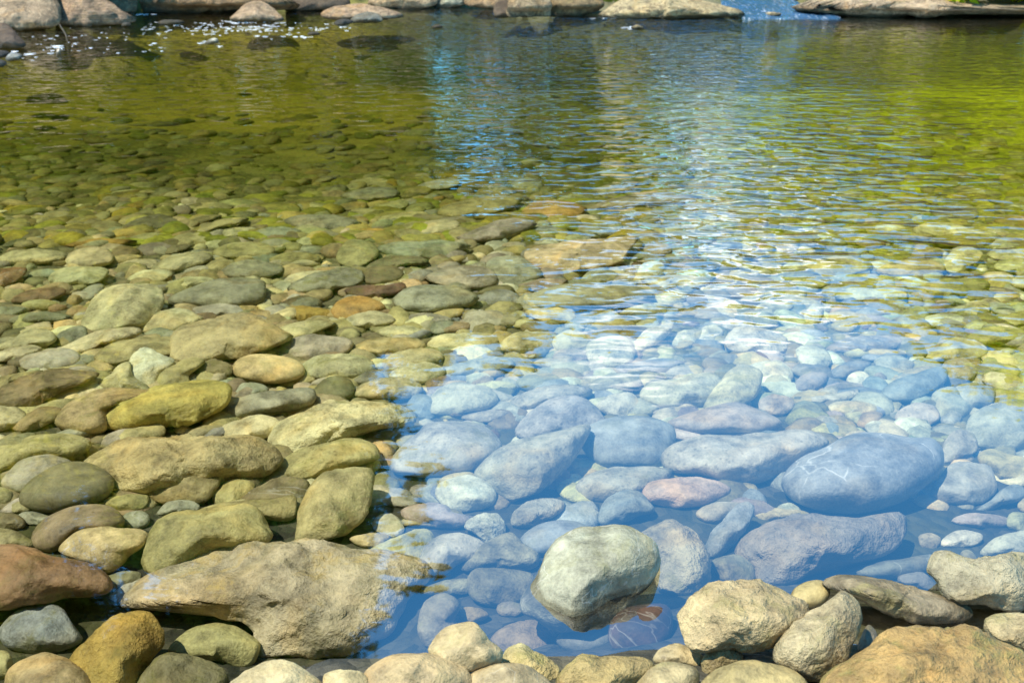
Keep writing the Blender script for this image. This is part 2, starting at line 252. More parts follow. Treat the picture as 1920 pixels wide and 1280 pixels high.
F;w;n;pale thumb-shaped stone;pale thumb-shaped stone behind the pink-brown sloping stone;565,900 620,875 700,885 740,940 700,1000 620,1010 590,960
F;m;n;broad mauve slab;broad flat mauve slab behind the pale thumb-shaped stone;720,900 790,850 900,825 1050,830 1130,860 1000,900 850,910
F;w;r;lumpy white boulder;largest lumpy white boulder in the middle of the pale cloud reflection;220,870 250,800 340,780 400,790 460,810 520,850 490,910 380,915 280,910
F;w;n;;;155,700 200,660 270,655 300,690 260,730 190,730
F;w;n;;;360,700 410,660 500,660 550,680 500,710 420,735
F;w;n;;;610,720 650,670 700,680 690,740 630,780
F;p;n;;;560,790 600,760 660,780 630,830 580,830
F;p;n;;;810,560 880,530 960,525 1010,560 920,585
F;p;n;;;760,620 830,590 950,590 1100,600 1110,640 980,660 820,650
F;p;n;grey-white ledge stone;grey-white ledge-like stone striped by blue ripples beside the green reflection;590,470 680,440 830,430 930,460 940,490 820,520 660,520
F;p;n;flat cream stone;flat cream stone beside the round cream head-like stone;970,510 1040,460 1140,445 1250,450 1310,490 1250,525 1100,530
F;p;n;round cream head-like stone;round cream head-like stone in the green reflection;1310,460 1350,410 1430,390 1500,410 1480,450 1430,480 1400,510 1330,500
F;p;n;long cream strip;long cream strip of stone crossing the green reflection;1150,300 1220,265 1320,260 1420,285 1550,310 1610,350 1480,350 1350,340 1230,330
F;z;n;;;1230,350 1330,320 1450,315 1560,350 1480,380 1340,380
F;p;n;;;1520,420 1590,385 1700,390 1780,410 1740,440 1600,450
F;p;n;;;1560,490 1590,450 1680,440 1780,460 1760,500 1640,510
F;p;n;;;1650,570 1690,510 1780,500 1820,560 1740,590
F;o;n;long olive plate;long olive plate in front of the flat cream stone;1120,610 1190,575 1350,540 1490,540 1530,580 1440,620 1280,630
F;o;n;;;1520,570 1570,535 1640,535 1640,580 1570,600
F;p;n;;;1410,700 1430,660 1520,655 1530,700 1490,740 1430,730
F;o;n;;;1590,750 1660,710 1760,700 1780,760 1680,780
F;o;n;;;1420,840 1500,790 1610,785 1707,800 1760,850 1600,860 1480,870
F;p;n;broad ripple-striped stone;broad pale stone striped by dark ripples behind the blue sloping stone;1220,940 1280,880 1370,840 1490,870 1520,920 1400,950 1280,960
F;p;n;;;1350,760 1400,745 1480,770 1400,785
F;p;n;;;1070,750 1130,720 1210,740 1190,790 1110,790
F;l;n;;;860,710 920,680 1060,680 1130,700 1040,730 930,740
F;c;n;orange sunken stone;bright orange sunken stone at the frame edge in the green reflection;1560,250 1620,230 1740,230 1750,280 1640,295
F;p;n;;;1145,240 1175,225 1220,230 1215,250 1165,255
F;g;n;;;1240,200 1330,170 1440,175 1480,220 1420,260 1310,250
F;o;n;;;1610,340 1680,310 1780,320 1760,350 1660,360
F;l;n;;;1290,1020 1310,960 1400,940 1470,990 1440,1040 1350,1060
F;w;n;;;60,850 100,790 160,770 200,810 150,870
F;w;n;;;50,720 80,690 130,690 140,720 90,735'''
BANK = '''G;h;r;pale ridged bedrock ledge;pale ridged bedrock ledge sloping into the far shallows;-140,170 -140,-60 230,-90 300,-20 340,60 330,130 200,158
G;h;r;grey-brown bedrock spur;grey-brown smooth bedrock spur running down beside the pale ridged ledge;240,120 270,20 330,-70 480,-80 600,0 700,72 790,112 700,136 560,148 400,150 300,148
G;r;n;reddish brown boulder;reddish brown boulder behind the grey-brown bedrock spur;610,50 640,-60 700,-80 765,-60 775,0 768,70 700,80 650,70
G;N;r;massive brown bank boulder;massive brown overhanging boulder with deep shadow beneath on the far bank;775,78 785,0 850,-70 1100,-110 1400,-90 1550,-40 1660,20 1640,60 1400,70 1200,85 950,82
G;h;n;triangular grey boulder;triangular grey boulder standing in the far riffle;1290,110 1330,70 1390,22 1450,6 1510,28 1570,80 1600,117 1500,125 1380,125
G;x;n;dark shoreline boulder;dark brown boulder at the frame edge in the far shallows;-90,262 -90,160 20,132 70,160 110,210 145,262 60,275
G;v;n;dark flat riffle stone;dark flat wet stone amid foam glints in the far riffle;885,132 905,116 970,112 1030,117 1045,130 980,141 910,141
G;v;n;;small dark stone at the foot of the grey-brown bedrock spur;680,142 700,126 730,130 737,145 700,151
G;w;n;;small white stone poking from the yellow reflection in the far shallows;1150,243 1180,222 1215,215 1230,238 1190,251
G;v;n;;small dark rounded stone below the triangular grey boulder;1725,193 1750,179 1790,182 1800,195 1750,201
G;x;n;shaded far-bank boulder;dark shaded boulder on the far bank beyond the triangular grey boulder;1600,60 1660,-20 1760,-70 1900,-70 1970,-10 1950,50 1850,52 1750,62
G;w;n;;tiny white stone standing alone in the dark far shallows;317,308 320,272 338,274 340,308
G;v;n;;wet black stone by the frame edge below the dark shoreline boulder;-90,320 -60,290 20,284 60,300 30,325 -40,335
G;b;n;;wet grey stone at the outer end of the dark shoreline boulder's gravel spit;30,330 60,300 105,300 132,320 100,340 50,345
G;v;n;;wet black stone lowest on the dark gravel spit at the frame edge;-90,375 -60,335 0,335 40,350 20,375 -40,385
H;h;n;low rounded tan rock;low rounded tan rock lying in the far riffle behind the grey-green slab;-120,92 -80,52 0,30 150,28 280,55 360,92 250,112 60,118 -60,112
H;u;a;wet grey-green far slab;wet grey-green slab leaning on the low rounded tan rock;50,112 100,80 180,70 225,90 226,124 120,130 60,130
H;v;n;;small wet black stone beside the wet grey-green far slab;-40,127 10,106 70,120 40,140 -20,148
H;h;n;;grey boulder on the far bank above the low rounded tan rock;150,20 200,-50 320,-70 520,-60 540,20 450,50 300,48 200,38
H;l;n;;light grey boulder on the far bank at the head of the blue bay;530,42 540,-10 600,-70 680,-70 710,0 650,42
H;r;n;;reddish brown boulder on the far bank behind the blue bay;690,22 720,-60 800,-80 900,-60 940,10 880,50 780,46
H;h;a;tan block with a sheer face;tan angular block with a sheer face at the middle of the far bank;930,105 938,20 956,-60 1120,-70 1172,0 1182,92 1120,107 1020,112
H;x;n;;black shaded stone tucked beside the tan angular block;862,90 868,20 935,0 965,60 940,96
H;N;n;dark overhanging boulder;dark brown overhanging boulder between the tan block and the layered tan rock;1170,92 1170,0 1220,-70 1400,-70 1470,-5 1485,50 1400,90 1280,97
H;t;r;layered tan rock;layered tan rock with dark cracks and grass behind it;1440,92 1500,50 1580,0 1680,-24 1800,-25 1900,-10 2080,18 2200,45 2275,86 2200,96 2000,100 1800,106 1600,106
H;v;n;;tiny dark stone breaking the surface in the blue bay;510,152 540,138 570,150 560,158 520,160
H;n;n;;small brown stone breaking the surface before the layered tan rock;1628,157 1660,140 1695,148 1700,160 1650,164
I;x;n;dark cascade boulder;dark brown boulder above the small cascade;320,40 350,0 450,-30 650,-30 720,0 640,45 450,42 360,44
I;F;r;wide flat rock shelf;wide flat pinkish-tan rock shelf with a dark undercut lip;600,60 700,10 850,-30 1200,-40 1500,-20 1620,20 1780,35 2050,30 2300,40 2420,70 2300,92 2060,94 1700,94 1400,100 1200,112 1050,112 900,95 760,80
I;K;a;black rock on the shelf;black shiny rock lying on top of the wide flat rock shelf;1540,25 1570,8 1640,15 1668,35 1640,50 1590,46
I;h;n;;brown boulder behind the black rock on the flat rock shelf;1680,50 1760,0 1900,-30 2000,-10 2000,50 1800,56
I;t;n;;small tan stone parting the white water of the cascade;440,84 480,70 560,76 520,92 460,96
H;N;r;;dark brown boulder on the far bank behind the low rounded tan rock;-130,40 -80,-50 60,-80 170,-40 180,30 60,40 -60,45
H;x;r;;dark rounded boulder between two grey boulders at the head of the blue bay;330,44 380,-10 470,-30 560,0 560,42 450,50
G;x;r;;dark brown boulder behind the reddish brown boulder on the far bank;480,40 520,-50 640,-90 800,-60 820,30 700,60
I;h;r;;brown boulder on the far bank behind the cascade;-60,10 0,-50 200,-70 330,-30 340,15 150,20
I;N;r;;brown boulder behind the outer end of the flat rock shelf;1880,40 1920,-40 2050,-60 2120,10 2080,50 1960,55'''
TILES = {'A': (0, 800, 8/3), 'B': (640, 800, 8/3), 'C': (1280, 800, 8/3), 'D': (0, 320, 8/3), 'E': (640, 320, 8/3), 'F': (1280, 320, 8/3),
         'G': (0, 0, 3), 'H': (640, 0, 3), 'I': (1280, 0, 3)}
PAL = {
 'G': ((.30, .30, .04), 'green'), 'H': ((.40, .33, .05), 'golden'),  # real surface colours of the stones (linear albedo) and a colour word
 'o': ((.395, .345, .16), 'olive'), 'l': ((.40, .37, .28), 'light grey'), 'k': ((.22, .19, .10), 'dark'), 'n': ((.30, .235, .13), 'brown'),
 'q': ((.55, .45, .22), 'yellowish'), 'g': ((.33, .325, .22), 'grey-green'), 'r': ((.31, .20, .105), 'rust-brown'), 'b': ((.28, .285, .27), 'blue-grey'),
 'S': ((.56, .49, .31), 'tan'), 'y': ((.42, .28, .075), 'ochre'), 't': ((.46, .36, .19), 'tan'), 'p': ((.56, .50, .29), 'cream'),
 'w': ((.64, .60, .46), 'whitish'), 'm': ((.36, .31, .26), 'mauve'), 'M': ((.46, .345, .25), 'pinkish'), 'd': ((.20, .125, .09), 'dark red'),
 'L': ((.40, .36, .24), 'beige'), 'P': ((.50, .41, .23), 'beige'), 'Y': ((.54, .43, .18), 'straw'), 'V': ((.25, .26, .265), 'blue-grey'),
 'D': ((.24, .215, .165), 'dark brown'), 'E': ((.34, .28, .20), 'brown'), 'T': ((.52, .36, .155), 'sandy'), 'O': ((.46, .39, .20), 'olive'),
 'z': ((.40, .33, .10), 'mossy'), 'c': ((.46, .29, .11), 'orange'), 'A': ((.55, .45, .28), 'cream'), 'h': ((.40, .28, .165), 'grey-tan'),
 'N': ((.26, .17, .085), 'brown'), 'x': ((.12, .085, .055), 'dark brown'), 'v': ((.055, .055, .05), 'dark'), 'u': ((.20, .21, .165), 'grey-green'),
 'F': ((.47, .34, .21), 'tan'), 'K': ((.04, .04, .045), 'black')}

# ------------------------------------------------------------------ camera
W, H = 1920, 1280
FPX = 960 / math.tan(math.radians(27.5))
PITCH = math.radians(23.2)
CAM_H = 1.5
cam_data = bpy.data.cameras.new('camera')
cam = bpy.data.objects.new('camera', cam_data)
COL.objects.link(cam)
cam.location = (0, 0, CAM_H)
cam.rotation_euler = (math.pi/2 - PITCH, 0, 0)
cam_data.sensor_width = 36
cam_data.lens = 36 * FPX / W
cam_data.dof.use_dof = True; cam_data.dof.focus_distance = 2.9; cam_data.dof.aperture_fstop = 5.6
cam_data.clip_start = .05
cam_data.clip_end = 3000
sc.camera = cam
CP = np.array([0, 0, CAM_H])
FWD = np.array([0, math.cos(PITCH), -math.sin(PITCH)])
UP = np.array([0, math.sin(PITCH), math.cos(PITCH)])
RT = np.array([1., 0, 0])

def ray(px, py):
    return FWD + RT*((px - W/2)/FPX) + UP*((H/2 - py)/FPX)

def lerp_tab(x, xs, ys):
    return np.interp(x, xs, ys)

def sstep(a, b, x):
    t = np.clip((x - a)/(b - a), 0, 1)
    return t*t*(3 - 2*t)

def bank_y(x):      # where the far bank's waterline runs
    return np.interp(x, [-30, -9, -7.6, -6.7, -3, -1.6, -1.2, -.3, .3, 2, 3.6, 4.2, 5.2, 6, 9, 30], [14.6, 15.2, 15.8, 18.6, 18.8, 19, 20, 20, 18.2, 17.8, 17.8, 18.6, 18.6, 17.6, 17.5, 17.0])

def bed(x, y):      # height of the streambed / ground; the water's surface is z = 0
    x = np.asarray(x, float); y = np.asarray(y, float)
    yy = np.where(y > 9, 9 + (y - 9)*(16 - 9)/(bank_y(x) - 9), y)
    z = np.interp(yy, [-40, -3, 0, 1.0, 1.45, 1.75, 2.1, 2.6, 3.4, 5, 6.6, 8.0, 9.6, 13.2, 15.4, 16.3, 18, 24, 60, 400],
                      [.8, .45, .3, .14, -.03, -.12, -.22, -.29, -.34, -.39, -.46, -.58, -.74, -.66, -.18, .06, .45, .8, 2.0, 9.0])
    z = z + .14*sstep(-.72, -.42, x)*(1 - sstep(1.72, 1.92, y)) + .11*sstep(0, .4, x)*sstep(1.7, 1.95, y)*(1 - sstep(2.0, 2.3, y))
    z = z - .10*sstep(-.1, -.4, x)*sstep(1.65, 1.9, y)*(1 - sstep(2.2, 2.5, y))
    side = sstep(10.5, 15, np.abs(x))
    z = z*(1 - side) + side*np.maximum(z, .5 + .02*np.abs(x))
    z = z + .018*np.sin(x*2.3 + 1.3*np.sin(y*1.1)) * np.cos(y*1.9 + .7*x)
    return z

def hit_bed(px, py, lift):
    d = ray(px, py)
    t = 1.0
    lo, hi = .3, 60.
    f = lambda t: CP[2] + d[2]*t - (float(bed(d[0]*t, d[1]*t)) + lift)
    a = lo
    for k in range(400):
        b = a*1.012 + .004
        if f(b) < 0:
            for _ in range(25):
                m = .5*(a + b)
                if f(m) > 0: a = m
                else: b = m
            return .5*(a + b)
        a = b
        if a > hi: break
    return hi

# ------------------------------------------------------------------ node helpers
def new_mat(name):
    m = bpy.data.materials.new(name); m.use_nodes = True
    nt = m.node_tree; nt.nodes.clear()
    out = nt.nodes.new('ShaderNodeOutputMaterial')
    return m, nt, out

class NB:
    def __init__(s, nt): s.nt = nt
    def n(s, t, **kw):
        nd = s.nt.nodes.new(t)
        for k, v in kw.items():
            if k in nd.inputs: nd.inputs[k].default_value = v
            else: setattr(nd, k, v)
        return nd
    def l(s, a, b): s.nt.links.new(a, b)
    def val(s, sock, v):
        if isinstance(v, (int, float, tuple, list)): sock.default_value = v
        else: s.l(v, sock)
    def math(s, op, a, b=0.0, clamp=False):
        nd = s.n('ShaderNodeMath', operation=op, use_clamp=clamp)
        s.val(nd.inputs[0], a); s.val(nd.inputs[1], b); return nd.outputs[0]
    def mix(s, fac, a, b, blend='MIX'):
        nd = s.n('ShaderNodeMix', data_type='RGBA', blend_type=blend)
        s.val(nd.inputs[0], fac); s.val(nd.inputs[6], a); s.val(nd.inputs[7], b); return nd.outputs[2]
    def ramp(s, x, lo, hi, a=0.0, b=1.0, smooth=True):
        nd = s.n('ShaderNodeMapRange', clamp=True)
        if smooth: nd.interpolation_type = 'SMOOTHSTEP'
        s.val(nd.inputs[0], x)
        for i, v in enumerate((lo, hi, a, b)): s.val(nd.inputs[i+1], v)
        return nd.outputs[0]
    def noise(s, vec, scale, detail=3., rough=.5, dist=0.):
        nd = s.n('ShaderNodeTexNoise', Scale=scale, Detail=detail, Roughness=rough, Distortion=dist)
        if vec is not None: s.l(vec, nd.inputs['Vector'])
        return nd.outputs[0]

def stone_material(name, color_from, rough_amt=1.0, veins=False, wet=.62, bands=0.0, algae=.35, two_tone=False, patchy=0.0):
    m, nt, out = new_mat(name); b = NB(nt)
    tc = b.n('ShaderNodeTexCoord')
    oi = b.n('ShaderNodeObjectInfo')
    off = b.n('ShaderNodeVectorMath', operation='MULTIPLY_ADD')
    b.l(oi.outputs['Random'], off.inputs[0]); off.inputs[1].default_value = (57, 31, 83)
    b.l(tc.outputs['Object'], off.inputs[2])
    v = off.outputs[0]
    if color_from == 'object': base = oi.outputs['Color']
    else:
        at = b.n('ShaderNodeAttribute', attribute_name=color_from); base = at.outputs['Color']
    n1 = b.noise(v, 5.5, 5., .6, .4)
    n2 = b.noise(v, 22., 5., .65)
    n3 = b.noise(v, 120., 3., .6)
    k = b.math('ADD', b.ramp(n1, .3, .7, .62, 1.28), b.ramp(n2, .3, .7, -.22, .22))
    k = b.math('ADD', k, b.ramp(n3, .3, .7, -.12, .12))
    kk = b.n('ShaderNodeCombineColor'); 
    for i in range(3): b.l(k, kk.inputs[i])
    col = b.mix(1.0, base, kk.outputs[0], 'MULTIPLY')
    # tonal drift within a stone: warmer iron-stained patches and cooler grey ones
    n4 = b.noise(v, 3.2, 3., .5, 1.0)
    warm = b.mix(1.0, col, (1.18, .98, .70, 1), 'MULTIPLY')
    col = b.mix(b.ramp(n4, .50, .72, 0, .65), col, warm)
    cool = b.mix(1.0, col, (.80, .88, .95, 1), 'MULTIPLY')
    n5 = b.noise(v, 4.4, 4., .6, .6)
    col = b.mix(b.ramp(n5, .52, .75, 0, .6), col, cool)
    def rnd(k): return b.math('FRACT', b.math('MULTIPLY', oi.outputs['Random'], k))
    if algae:
        n6 = b.noise(v, 7.5, 6., .7, .5)
        col = b.mix(b.math('MULTIPLY', b.ramp(n6, .50, .68, 0, algae*2.0), rnd(13.7)), col, (.20, .185, .045, 1))
    if patchy:
        n7 = b.noise(v, 6.0, 6., .7, 1.2)
        col = b.mix(b.ramp(n7, .50, .66, 0, patchy), col, (.50, .36, .13, 1))
        n8 = b.noise(v, 9.0, 6., .7, .6)
        col = b.mix(b.ramp(n8, .58, .74, 0, patchy*.8), col, (.55, .52, .44, 1))
    if two_tone:
        sx = b.n('ShaderNodeSeparateXYZ'); b.l(tc.outputs['Object'], sx.inputs[0])
        zz = b.math('ADD', sx.outputs[2], b.math('MULTIPLY', b.math('SUBTRACT', n2, .5), .05))
        col = b.mix(b.ramp(zz, -.045, .0, .85, 0.), col, (.42, .22, .09, 1))
    if bands:
        wv = b.n('ShaderNodeTexWave', Scale=9., Distortion=6., Detail=3.)
        wv.bands_direction = 'Z'; wv.inputs['Detail Scale'].default_value = 1.6
        b.l(v, wv.inputs['Vector'])
        col = b.mix(b.math('MULTIPLY', b.math('MULTIPLY', wv.outputs['Fac'], bands*2.2), b.ramp(rnd(29.3), .35, .9)), col, b.mix(1.0, col, (.55, .54, .5, 1), 'MULTIPLY'))
    if not veins and color_from == 'object':                     # some stones carry pale quartz seams or a crust of dried silt
        wn = b.n('ShaderNodeTexNoise', Scale=3.2, Detail=4., Roughness=.55, Distortion=1.2); b.l(v, wn.inputs['Vector'])
        seam = b.ramp(b.math('ABSOLUTE', b.math('SUBTRACT', wn.outputs[0], .5)), .0, .010, .34, 0)
        if name in ('rough_limestone', 'bank_rock'): seam = 0.0
        col = b.mix(b.math('MULTIPLY', seam, b.ramp(rnd(47.1), .72, .82)), col, (.60, .57, .48, 1))
        pit = b.n('ShaderNodeTexVoronoi', Scale=34.); b.l(v, pit.inputs['Vector'])
        col = b.mix(b.math('MULTIPLY', b.ramp(pit.outputs['Distance'], .10, .26, .6, 0), b.ramp(rnd(71.9), .45, .75)), col, b.mix(1.0, col, (.45, .42, .36, 1), 'MULTIPLY'))
    if veins:
        vo = b.n('ShaderNodeTexVoronoi', feature='DISTANCE_TO_EDGE', Scale=4.2)
        dv = b.n('ShaderNodeVectorMath', operation='ADD'); b.l(v, dv.inputs[0])
        nz = b.n('ShaderNodeTexNoise', Scale=6., Detail=3.); b.l(v, nz.inputs['Vector'])
        sm = b.n('ShaderNodeVectorMath', operation='SCALE'); b.l(nz.outputs['Color'], sm.inputs[0]); sm.inputs['Scale'].default_value = .12
        b.l(sm.outputs[0], dv.inputs[1]); b.l(dv.outputs[0], vo.inputs['Vector'])
        line = b.math('MULTIPLY', b.ramp(vo.outputs['Distance'], .0, .022, 1, 0), b.ramp(n1, .45, .6, 0, .75))
        col = b.mix(line, col, (.62, .62, .60, 1))
    if name not in ('bank_rock', 'loose_stones'):               # the wet margin just above the waterline
        ge = b.n('ShaderNodeNewGeometry'); gz = b.n('ShaderNodeSeparateXYZ'); b.l(ge.outputs['Position'], gz.inputs[0])
        zz = b.math('ADD', gz.outputs[2], b.math('MULTIPLY', b.math('SUBTRACT', n1, .5), .035))
        wetness = b.math('MULTIPLY', b.ramp(zz, .010, .022, 1, 0), b.ramp(zz, -.03, -.005))
        col = b.mix(wetness, col, b.mix(1.0, col, (.45, .43, .38, 1), 'MULTIPLY'))
    if name == 'bank_rock':                                     # wet, weedy foot where the water laps
        ge = b.n('ShaderNodeNewGeometry'); gz = b.n('ShaderNodeSeparateXYZ'); b.l(ge.outputs['Position'], gz.inputs[0])
        zz = b.math('ADD', gz.outputs[2], b.math('MULTIPLY', b.math('SUBTRACT', n1, .5), .10))
        col = b.mix(b.ramp(zz, .035, .075, .8, 0), col, (.045, .038, .02, 1))
        crack = b.n('ShaderNodeTexNoise', Scale=2.2, Detail=7., Roughness=.62, Distortion=1.6); b.l(v, crack.inputs['Vector'])
        ck = b.math('ABSOLUTE', b.math('SUBTRACT', crack.outputs[0], .5))
        col = b.mix(b.ramp(ck, .0, .022, .75, 0), col, (.06, .042, .026, 1))
    p = b.n('ShaderNodeBsdfPrincipled')
    b.l(col, p.inputs['Base Color'])
    b.l(b.ramp(n2, .3, .7, wet - .1, wet + .15), p.inputs['Roughness'])
    p.inputs['Specular IOR Level'].default_value = .3
    hsum = b.math('ADD', b.math('MULTIPLY', n1, .5*rough_amt), b.math('MULTIPLY', n2, .35*rough_amt))
    hsum = b.math('ADD', hsum, b.math('MULTIPLY', n3, .10*rough_amt))
    bp = b.n('ShaderNodeBump', Strength=.9, Distance=.03)
    b.l(hsum, bp.inputs['Height']); b.l(bp.outputs[0], p.inputs['Normal'])
    b.l(p.outputs[0], out.inputs[0])
    return m

M_STONE = {
 's': stone_material('smooth_stone', 'object', .45, algae=.25),
 'n': stone_material('weathered_stone', 'object', 1.0, bands=.18),
 'r': stone_material('rough_limestone', 'object', 2.2),
 'a': stone_material('layered_stone', 'object', 1.2, bands=.4),
}
M_VEIN = stone_material('veined_stone', 'object', .6, veins=True, algae=.1)
M_PATCH = stone_material('patchy_slab', 'object', 2.0, patchy=.7)
M_TWO = stone_material('two_tone_stone', 'object', 1.1, two_tone=True)
M_LOOSE = stone_material('loose_stones', 'tint', 1.0)
M_BANKROCK = stone_material('bank_rock', 'object', 3.0, bands=.3, wet=.75, algae=.15)

# ------------------------------------------------------------------ meshes
def ico(sub):
    import bmesh
    bm = bmesh.new(); bmesh.ops.create_icosphere(bm, subdivisions=sub, radius=1)
    v = np.array([x.co[:] for x in bm.verts]); f = np.array([[y.index for y in x.verts] for x in bm.faces])
    bm.free(); return v, f
ICO = {s: ico(s) for s in (1, 2, 3, 4, 5, 6)}

def mesh_from(name, v, f, mat, smooth=True, tint=None):
    v = np.asarray(v, np.float32); f = np.asarray(f, np.int32)
    me = bpy.data.meshes.new(name)
    n = f.shape[1]
    me.vertices.add(len(v)); me.vertices.foreach_set('co', v.ravel())
    me.loops.add(f.size); me.loops.foreach_set('vertex_index', f.ravel())
    me.polygons.add(len(f)); me.polygons.foreach_set('loop_start', np.arange(0, f.size, n, dtype=np.int32))
    me.polygons.foreach_set('loop_total', np.full(len(f), n, np.int32))
    me.polygons.foreach_set('use_smooth', np.full(len(f), smooth))
    me.update(calc_edges=True); me.validate()
    if tint is not None:
        a = me.color_attributes.new('tint', 'FLOAT_COLOR', 'POINT')
        a.data.foreach_set('color', np.asarray(tint, np.float32).ravel())
    me.materials.append(mat)
    return me

def link(name, me, parent=None, loc=None):
    o = bpy.data.objects.new(name, me); COL.objects.link(o)
    if parent: o.parent = parent
    if loc is not None: o.location = loc
    return o

def vnoise(p, seed):
    """fractal noise for an (n,3) array"""
    out = np.empty(len(p))
    s = Vector((seed*7.3 % 91, seed*3.1 % 57, seed*5.7 % 73))
    for i, q in enumerate(p):
        out[i] = mn.fractal(Vector(q) + s, .9, 2.1, 4)
    return out

def closed_curve(pts, n=8):
    pts = np.asarray(pts, float); m = len(pts); out = []
    for i in range(m):
        p0, p1, p2, p3 = pts[(i-1) % m], pts[i], pts[(i+1) % m], pts[(i+2) % m]
        for k in range(n):
            t = k/n
            out.append(.5*((2*p1) + (-p0+p2)*t + (2*p0-5*p1+4*p2-p3)*t*t + (-p0+3*p1-3*p2+p3)*t**3))
    return np.array(out)

def area_centroid(p):
    x, y = p[:, 0], p[:, 1]; x2, y2 = np.roll(x, -1), np.roll(y, -1)
    c = x*y2 - x2*y; A = c.sum()/2
    return np.array([((x+x2)*c).sum()/(6*A), ((y+y2)*c).sum()/(6*A)])

def rock(pts, style, seed, D=None, lift=None, q=.5, thick=1.0, bank=False, sub=None, sink=0.0, extra=0.0, undercut=0.0):
    """a stone in the round: its outline comes from the photo, its distance from the bed it lies on, its depth from its size"""
    r = np.random.default_rng(seed)
    c = closed_curve(pts); cen = area_centroid(c)
    if not bank: c = cen + (c - cen)*1.05
    d = c - cen; ang = np.arctan2(-d[:, 1], d[:, 0]); rad = np.hypot(d[:, 0], d[:, 1])
    o = np.argsort(ang); ang = ang[o]; rad = rad[o]
    w, h = np.ptp(c[:, 0]), np.ptp(c[:, 1])
    sub = sub or (5 if max(w, h) > 210 else 4 if max(w, h) > 60 else 3)
    dirs, faces = ICO[sub]
    u, v, z = dirs[:, 0].copy(), dirs[:, 1].copy(), dirs[:, 2].copy()
    # flat facets, facing the viewer's half so that the outline keeps
    nf = {'s': 1, 'n': 6, 'r': 6, 'a': 10}[style]
    for _ in range(nf):
        nz = r.uniform(.45, .9); a = r.uniform(0, 2*math.pi); s = math.sqrt(1 - nz*nz)
        n = np.array([s*math.cos(a), s*math.sin(a), nz]); dd = max(s + .02, r.uniform(.70, .90))
        t = u*n[0] + v*n[1] + z*n[2] - dd; t = np.where(t > 0, t, 0)*(.92 if style == 'a' else .6 if style == 's' else .86)
        u -= t*n[0]; v -= t*n[1]; z -= t*n[2]
    phi = np.arctan2(v, u); rho = np.hypot(u, v)
    R = np.interp(phi, ang, rad, period=2*math.pi)
    px = R*rho*np.cos(phi); py = R*rho*np.sin(phi)          # pixels, y up
    th = PITCH + math.atan((cen[1] - H/2)/FPX)
    if lift is None and D is None: lift = .34*h*hit_bed(cen[0], cen[1], .06)/FPX*math.cos(th)
    lift = (lift or 0) + extra
    if D is None: D = hit_bed(cen[0], cen[1], lift)
    m = D/FPX
    wm, hm = w*m, h*m
    T = thick*(.42*math.sqrt(wm*hm) if not bank else .40*math.sqrt(wm*hm) + .12)
    k = q/math.tan(th)
    if bank: k = min(k, .9)
    dep = z*T - k*py*m                                       # towards the viewer
    amp = {'s': .02, 'n': .06, 'r': .075, 'a': .05}[style]*(1.3 if bank else 1.0)
    size = math.sqrt(wm*hm)
    fq = {'s': 1.6, 'n': 2.2, 'r': 3.0, 'a': 2.4}[style]
    P0 = np.stack([px*m, py*m, dep], 1)/size
    dn = vnoise(P0*fq, seed)*amp
    if style in 'ra':
        dn += np.abs(vnoise(P0*fq*2.7, seed + 5))*-.05 + .02
    # displace about the centre line (keeps silhouettes close)
    nx, ny, nz_ = u*.7, v*.7, z
    px = px + nx*dn*size/m; py = py + ny*dn*size/m; dep = dep + nz_*dn*size
    P = CP + (D - dep)[:, None]*(FWD + RT*((cen[0] + px - W/2)/FPX)[:, None] + UP*((H/2 - cen[1] + py)/FPX)[:, None])
    if undercut:
        P[:, 1] += undercut*(1 - sstep(.10, .19, P[:, 2]))
    P0 = CP + D*ray(cen[0], cen[1])
    P[:, 2] -= sink; P0 = P0 - np.array([0, 0, sink])
    return P - P0, faces, P0, (w*m, h*m, D, cen, w, h)

def parse(txt):
    out = []
    for ln in txt.strip().splitlines():
        t, code, style, short, label, pts = ln.split(';')
        ox, oy, s = TILES[t]
        p = [(ox + float(a)/s, oy + float(b)/s) for a, b in (q.split(',') for q in pts.split())]
        out.append(dict(tile=t, code=code, style=style, short=short, label=label, pts=p))
    return out

def jitter(rgb, r, a=.10, hue=.05):
    k = 1 + r.uniform(-a, a)
    return tuple(min(.8, max(.02, c*k*(1 + r.uniform(-hue, hue)))) for c in rgb) + (1.0,)

stones = parse(DATA)
STONES = []                              # every individual stone: dict(obj, label, pos, size words)
mask = np.zeros((H//8, W//8), bool)
gy, gx = np.mgrid[0:H//8, 0:W//8]; gxx = gx*8 + 4.; gyy = gy*8 + 4.
def raster(pts):
    p = np.asarray(pts); inside = np.zeros_like(mask)
    for i in range(len(p)):
        x1, y1 = p[i]; x2, y2 = p[i-1]
        if y1 == y2: continue
        c = ((y1 > gyy) != (y2 > gyy)) & (gxx < (x2-x1)*(gyy-y1)/(y2-y1) + x1)
        inside ^= c
    return inside

